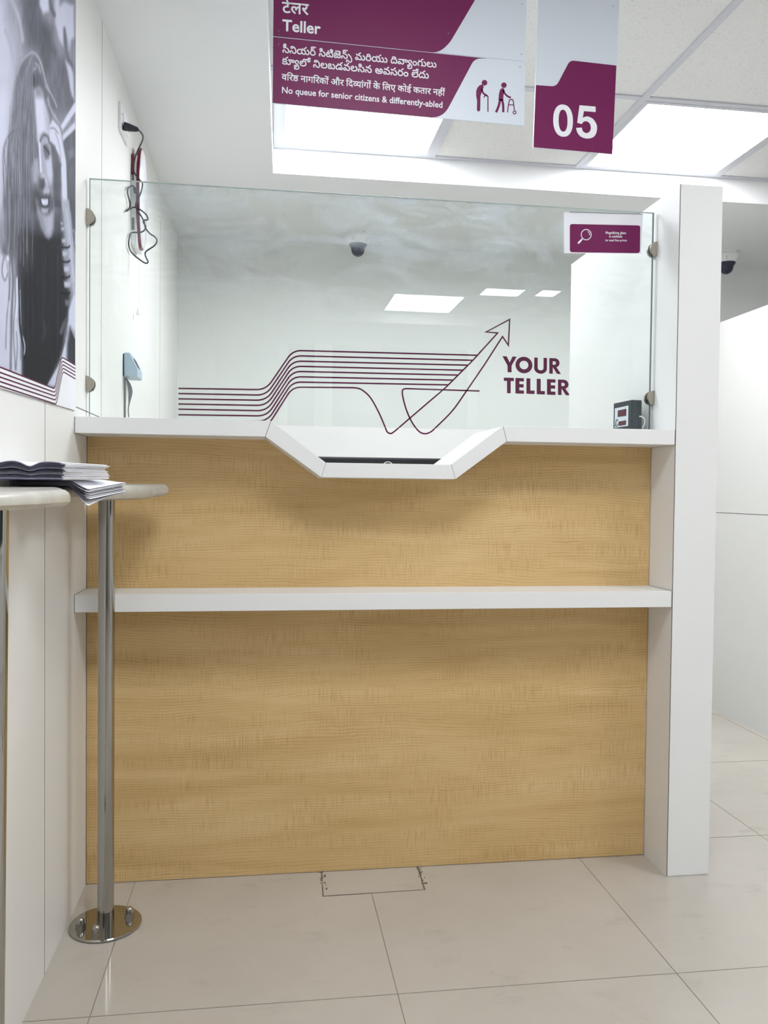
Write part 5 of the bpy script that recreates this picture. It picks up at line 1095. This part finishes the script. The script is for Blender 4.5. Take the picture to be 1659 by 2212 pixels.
def make_poster():
    ny, nz = 215, 470
    PZ1 = 2.284
    ys = np.concatenate([np.linspace(PY0, -.72, 16)[:-1], np.linspace(-.72, PY1, ny)]); ts_ = np.linspace(0, 1, nz)
    YY, TT = np.meshgrid(ys, ts_); ZZ = PZB(YY) * (1 - TT) + PZ1 * TT
    d_ = np.stack([np.full_like(YY, PXX) - CAM[0], YY - CAM[1], ZZ - CAM[2]], -1) @ CM.T
    U = 829.5 + F_PX * d_[..., 0] / d_[..., 2]; V = 1106 - F_PX * d_[..., 1] / d_[..., 2]
    U = np.clip(U, -12, 200)
    # soft squash so that near shapes off the frame stay calm
    G_ = np.full(U.shape, 152.0)
    rs = np.random.RandomState(3)
    for kind, pts, w, grey, soft in shapes():
        x0 = min(p[0] for p in pts) - 3 * soft - (w if kind == 'l' else 0); x1 = max(p[0] for p in pts) + 3 * soft + (w if kind == 'l' else 0)
        y0 = min(p[1] for p in pts) - 6 * soft - (w if kind == 'l' else 0); y1 = max(p[1] for p in pts) + 6 * soft + (w if kind == 'l' else 0)
        msk = (U > x0) & (U < x1) & (V > y0) & (V < y1)
        if not msk.any(): continue
        u, v = U[msk], V[msk] ; ky = .55      # the picture is foreshortened sideways: blur is longer upright
        soft = soft * (1.9 if soft > 6 else 1.2) + .3
        if kind == 'p':
            dd = np.full(u.shape, 1e9); ins = np.zeros(u.shape, bool)
            for a, b in zip(pts, pts[1:] + pts[:1]):
                dd = np.minimum(dd, seg_d(u, v * ky, (a[0], a[1] * ky), (b[0], b[1] * ky)))
                if a[1] != b[1]:
                    c_ = ((a[1] <= v) != (b[1] <= v)) & (u < a[0] + (v - a[1]) * (b[0] - a[0]) / (b[1] - a[1])); ins ^= c_
            sd = np.where(ins, -dd, dd)
            al = np.clip(.5 - sd / (2 * max(soft, .3)), 0, 1)
        else:
            pt_ = smooth_path(pts, 5); dd = np.full(u.shape, 1e9)
            for a, b in zip(pt_[:-1], pt_[1:]): dd = np.minimum(dd, seg_d(u, v * ky, (a[0], a[1] * ky), (b[0], b[1] * ky)))
            al = np.clip((w / 2 + soft / 2 - dd) / max(soft, .3), 0, 1)
        al = al * al * (3 - 2 * al)
        if kind == 'p' and w: al = al * np.clip((v - w[0]) / (w[1] - w[0]), 0, 1)
        G_[msk] = G_[msk] * (1 - al) + grey * al
    def vnoise(fu, fv):
        g0 = rs.normal(0, 1, (64, 64)); a_ = (U * fu) % 63; b_ = (V * fv) % 63
        i0, j0 = a_.astype(int), b_.astype(int); fa, fb = a_ - i0, b_ - j0
        fa = fa * fa * (3 - 2 * fa); fb = fb * fb * (3 - 2 * fb)
        return (g0[j0, i0] * (1 - fa) + g0[j0, i0 + 1] * fa) * (1 - fb) + (g0[j0 + 1, i0] * (1 - fa) + g0[j0 + 1, i0 + 1] * fa) * fb
    mid = np.clip(1 - np.abs(G_ - 130) / 95, .12, 1)
    hair = np.clip((V - 100) / 60, 0, 1) * np.clip((112 - U) / 12, 0, 1) * np.clip((G_ - 60) / 30, 0, 1) * np.clip((175 - G_) / 30, 0, 1)
    G_ += mid * (6 * vnoise(.11, .035) + 4 * vnoise(.3, .05)) + hair * (5 * vnoise(.42, .009) + 3 * vnoise(.8, .012))
    for it in range(1):
        G_[1:-1, 1:-1] = .4 * G_[1:-1, 1:-1] + .15 * (G_[:-2, 1:-1] + G_[2:, 1:-1] + G_[1:-1, :-2] + G_[1:-1, 2:])
    G_ = np.clip(G_ + rs.normal(0, 1.6, G_.shape), 24, 240)
    c0 = np.array([.965, .975, 1.07])
    s_ = np.clip(G_[..., None] / 255 * c0, 0, .97)
    lin_ = np.where(s_ <= .04045, s_ / 12.92, ((s_ + .055) / 1.055) ** 2.4) * .98
    h, w_ = G_.shape
    verts = [(PXX, YY[j, i], ZZ[j, i]) for j in range(h) for i in range(w_)]
    nb = len(verts)
    off = po.location
    faces = [(j * w_ + i, j * w_ + i + 1, (j + 1) * w_ + i + 1, (j + 1) * w_ + i) for j in range(h - 1) for i in range(w_ - 1)]
    verts += [(.0004, PY0, PZB(PY0)), (.0004, PY1, PZB(PY1)), (.0004, PY1, PZ1), (.0004, PY0, PZ1)]
    faces += [(nb, nb + 3, nb + 2, nb + 1), (nb + 1, nb + 2, h * w_ - 1, w_ - 1)]
    me = bpy.data.meshes.new('printed_sheet')
    me.from_pydata([tuple(Vector(p) - off) for p in verts], [], faces)
    at = me.color_attributes.new('print', 'FLOAT_COLOR', 'POINT')
    col = np.ones((len(verts), 4), np.float32); col[:nb, :3] = lin_.reshape(-1, 3); at.data.foreach_set('color', col.ravel())
    m_ = mat('poster_print', (.5, .5, .5), .7, spec=.07); ca = N(m_, 'VertexColor'); ca.layer_name = 'print'
    m_.node_tree.links.new(ca.outputs['Color'], m_.node_tree.nodes['Principled BSDF'].inputs['Base Color'])
    me.materials.append(m_)
    o_ = bpy.data.objects.new('printed_sheet', me); COL.objects.link(o_); o_.parent = po
    return o_
make_poster()
pw = lambda a, b, h: (PXX + h, a, b)
zz = lambda x, y: ppx(x / 4.806, 440 + y / 4.806)
m = MB()
l0 = [1697, 1752, 1800, 1847, 1893]; ldip = [1922, 1960, 1999, 2040, 2082]; ltop = [1596, 1634, 1671, 1708, 1746]; lr = [1680, 1716, 1751, 1787, 1822]
def stripe_path(i, up=0):
    A_, B_ = zz(0, l0[i] - up), zz(566 + 4 * i, ldip[i] - up)
    yl = PY0 + .002
    left = (yl, A_[1] + (yl - A_[0]) * (B_[1] - A_[1]) / (B_[0] - A_[0]))
    P = round_path([left, (*B_, .012), (*zz(638 + 3 * i, ltop[i] - 4 - up), .012), zz(786, lr[i] - up)], .01, 8)
    P[-1] = (PY1 - .0003, P[-1][1]); return P
bandtop = stripe_path(0, 3)
plate2d(m, [[(PY0 + .002, PZB(PY0) + .0005), (PY1 - .0003, PZB(PY1) + .0005)] + bandtop[::-1]], pw, .0004)
m.build('white_band', PAPER, po)
for i in range(5):
    m = MB(); ribbon(m, stripe_path(i), .0026, lambda a, b, h: (PXX + .0004 + h, a, b), .0004); m.build('purple_stripe', PURPLEL, po)

# ------------------------------------------------------------------ writing table at the left wall
tb = thing('writing_table', 'narrow beige stone-topped writing table on steel poles along the left wall', 'table', (.09, -.6, 0))
outl = [(.003, -1.25), (.10, -1.25), (.135, -1.18), (.155, -1.05), (.1605, -.95), (.1605, -.895), (.153, -.862), (.139, -.82), (.124, -.76), (.102, -.69), (.086, -.60), (.087, -.51), (.106, -.41), (.148, -.31), (.186, -.21), (.206, -.135), (.2135, -.108), (.213, -.09), (.204, -.074), (.17, -.066), (.003, -.066)]
O = [np.array(p) for p in smooth_path(outl[1:-1], 4)]
O = [np.array(outl[0])] + O + [np.array(outl[-1])]
def inset(P, d_):
    r = []; n = len(P)
    for i in range(n):
        a, b, c_ = P[i - 1], P[i], P[(i + 1) % n]; t = (c_ - a); t = t / np.linalg.norm(t)
        q_ = b + np.array([-t[1], t[0]]) * d_
        if b[0] < .01: q_ = np.array([b[0], b[1]])
        r.append(q_)
    return r
def ztop(y): return 1.0150 + .0140 * ((y + .9) / .8)
def zbot(y): return .9890 + .003 * np.clip((y + .9) / .65, 0, 1) + .008 * np.clip((y + .25) / .15, 0, 1)
sgn = 1
rings = []
for d_, kind, f_ in ((.016, 'b', 0), (.004, 'b', .10), (0, 'b', .3), (0, 't', .38), (.0025, 't', .18), (.007, 't', .05), (.014, 't', 0)):
    R = inset(O, d_); ring = []
    for p, q_ in zip(R, O):
        zt_, zb_ = ztop(q_[1]), zbot(q_[1]); T__ = zt_ - zb_
        ring.append((p[0], p[1], zb_ + T__ * f_ if kind == 'b' else zt_ - T__ * f_))
    rings.append(ring)
MB().loft(rings, True, True).build('top', STONE, tb)
def leg(x, y, lean=0.0):
    zt_ = zbot(y) - .0005
    sh = MB().lathe([(.0, .035), (.0188, .035), (.0188, zt_), (.0, zt_)], (x, y, 0), 2, 40)
    sh.v = [(a, b + lean * c_, c_) for a, b, c_ in sh.v]      # a pole out of plumb
    l_ = sh.build('leg', CHROME, tb)
    MB().lathe([(.0, .0008), (.0795, .0008), (.081, .002), (.081, .0055), (.0795, .007), (.0, .007)], (x, y, 0), 2, 64).build('base_plate', CHROME, l_, .0)
    MB().lathe([(.0, .007), (.0196, .007), (.0196, .0348), (.0, .0348)], (x, y, 0), 2, 40).build('collar', CHROME, l_)
    for ang in (196, 259, 24, 110):
        cx, cy = x + .055 * math.cos(math.radians(ang)), y + .055 * math.sin(math.radians(ang))
        m_ = MB(); m_.lathe([(.0, .007), (.0128, .007), (.0128, .0075), (.0, .0075)], (cx, cy, 0), 2, 20)
        m_.lathe([(.0, .0075), (.0112, .0075), (.0112, .0155), (.0, .0155)], (cx, cy, 0), 2, 6, False)
        m_.lathe([(.0, .0155), (.0090, .0155), (.0090, .0215)] + [(.0090 * math.cos(t), .0215 + .0092 * math.sin(t)) for t in np.linspace(.1, 1.5, 7)], (cx, cy, 0), 2, 16)
        m_.build('cap_nut', CHROME, l_)
leg(.0885, -.212); leg(.0835, -1.022, .030)

# ------------------------------------------------------------------ leaflets
PRINTS_AND_SHADES = [PRINT, PRINT, GREYPRINT_AND_SHADE, PRINT, PRINT, GREYPRINT_AND_SHADE]
def sheet(corners, zf, th, mat_, edge_mat, label, group, dark_to=1.0, back=None, gap=.0004, nu=40, nv=6):
    """a thin folded leaflet: corners near-left, near-right, far-right, far-left in (x, y); zf(u, v) its underside"""
    nl, nr, fr_, fl_ = [np.array(c_, float) for c_ in corners]
    def at(u, v, h):
        p = (nl * (1 - u) + nr * u) * (1 - v) + (fl_ * (1 - u) + fr_ * u) * v
        return (p[0], p[1], zf(p[0], p[1]) + h)
    def slab(us, vs, h0, h1):
        m_ = MB(); a, b = len(us), len(vs)
        v_ = [at(u, v, h) for h in (h0, h1) for v in vs for u in us]; k = a * b; f_ = []
        for j in range(b - 1):
            for i in range(a - 1):
                q_ = (j * a + i, j * a + i + 1, (j + 1) * a + i + 1, (j + 1) * a + i); f_ += [q_, tuple(t + k for t in q_)]
        rim_ = [i for i in range(a)] + [j * a + a - 1 for j in range(1, b)] + [(b - 1) * a + i for i in range(a - 2, -1, -1)] + [j * a for j in range(b - 2, 0, -1)]
        f_ += [(x, y, y + k, x + k) for x, y in zip(rim_, rim_[1:] + rim_[:1])]
        m_.add(v_, f_, False); return m_
    us = list(np.linspace(0, 1, nu)); vs = list(np.linspace(0, 1, nv))
    c_ = at(.5, .5, 0)
    t_ = thing('leaflet', label, 'leaflet', c_, group)
    slab(us, vs, 0, th).build('folded_sheet', mat_, t_)
    if edge_mat is not None:
        slab(us if dark_to > .99 else us[:-2], [-.004, .02], -th * .03, th * 1.03).build('printed_edge', edge_mat, t_)
    if back is not None:
        slab(us[12:], vs, -gap, -.00002).build('gap_shade', back, t_)  # dark layer under the sheet, painting the shade in the gap below it
rnd = random.Random(11)
NL = 10
GL = 'leaflets of the lower stack'
for i in range(NL):
    jx, jy = rnd.uniform(-.0022, .0022), rnd.uniform(-.004, .004)
    nr_ = (.1325 + jx, -.62 + jy); fr_ = (.1635 + jx, -.425 + jy)
    def zf(x, y, i=i):
        v = (y + .62) / .195; xe = .1325 + .031 * v
        base = ztop(y) + .0012 + i * .00105
        end = (.9965 + i * .0021) * (1 - v) + (1.0095 + i * .0022) * v
        t = np.clip((x / xe - .72) / .28, 0, 1.05); t = t * t * (3 - 2 * t) if t < 1 else t
        if i == 0: end -= .011 * np.clip(1 - v, 0, 1) ** 2
        return base * (1 - t) + end * t
    lab = 'lowest leaflet of the lower stack, its corner drooping over the table edge' if i == 0 else 'folded leaflet within the lower stack fanned over the table edge'
    if i == NL - 1: lab = 'top leaflet of the lower stack, its white end sticking out past the upper stack'
    sheet([(.006, -.655 + jy), nr_, fr_, (.006, -.46 + jy)], zf, .00062, PAPER, PRINTS_AND_SHADES[i % 6], lab, None if i in (0, NL - 1) else GL, .97, PRINTS_AND_SHADES[(i * 2 + 1) % 6], .00025)
NU = 16
for i in range(NU):
    jx, jy = rnd.uniform(-.0032, .0028), rnd.uniform(-.004, .004)
    if i in (5, 9): jx -= .002
    sk = .0035 * math.sin(i * .5) - .00025 * i
    def zf(x, y, i=i):
        v = (y + .705) / .2; u = x / (.107 + .039 * v)
        b0 = ztop(y) + .0014 + NL * .00105 + .0004
        wav = (.0052 * math.exp(-((u - .30) / .17) ** 2) + .0050 * math.exp(-((u - .82) / .25) ** 2) - .0055 * math.exp(-((u - .55) / .10) ** 2)) * (i / NU) * (1 - .35 * v)
        return b0 + i * .0017 + wav
    lab = 'folded leaflet within the upper stack on the stone table'
    if i == NU - 1: lab = 'topmost white and dark leaflet of the upper stack'
    sheet([(.006, -.735 + jy), (.107 + jx, -.705 + jy), (.1465 + jx + sk, -.505 + jy), (.006, -.535 + jy)], zf, .00122, PAPER, PRINTS_AND_SHADES[(i * 5 + i // 3) % 6], lab, None if i == NU - 1 else 'leaflets of the upper stack', 1.0)
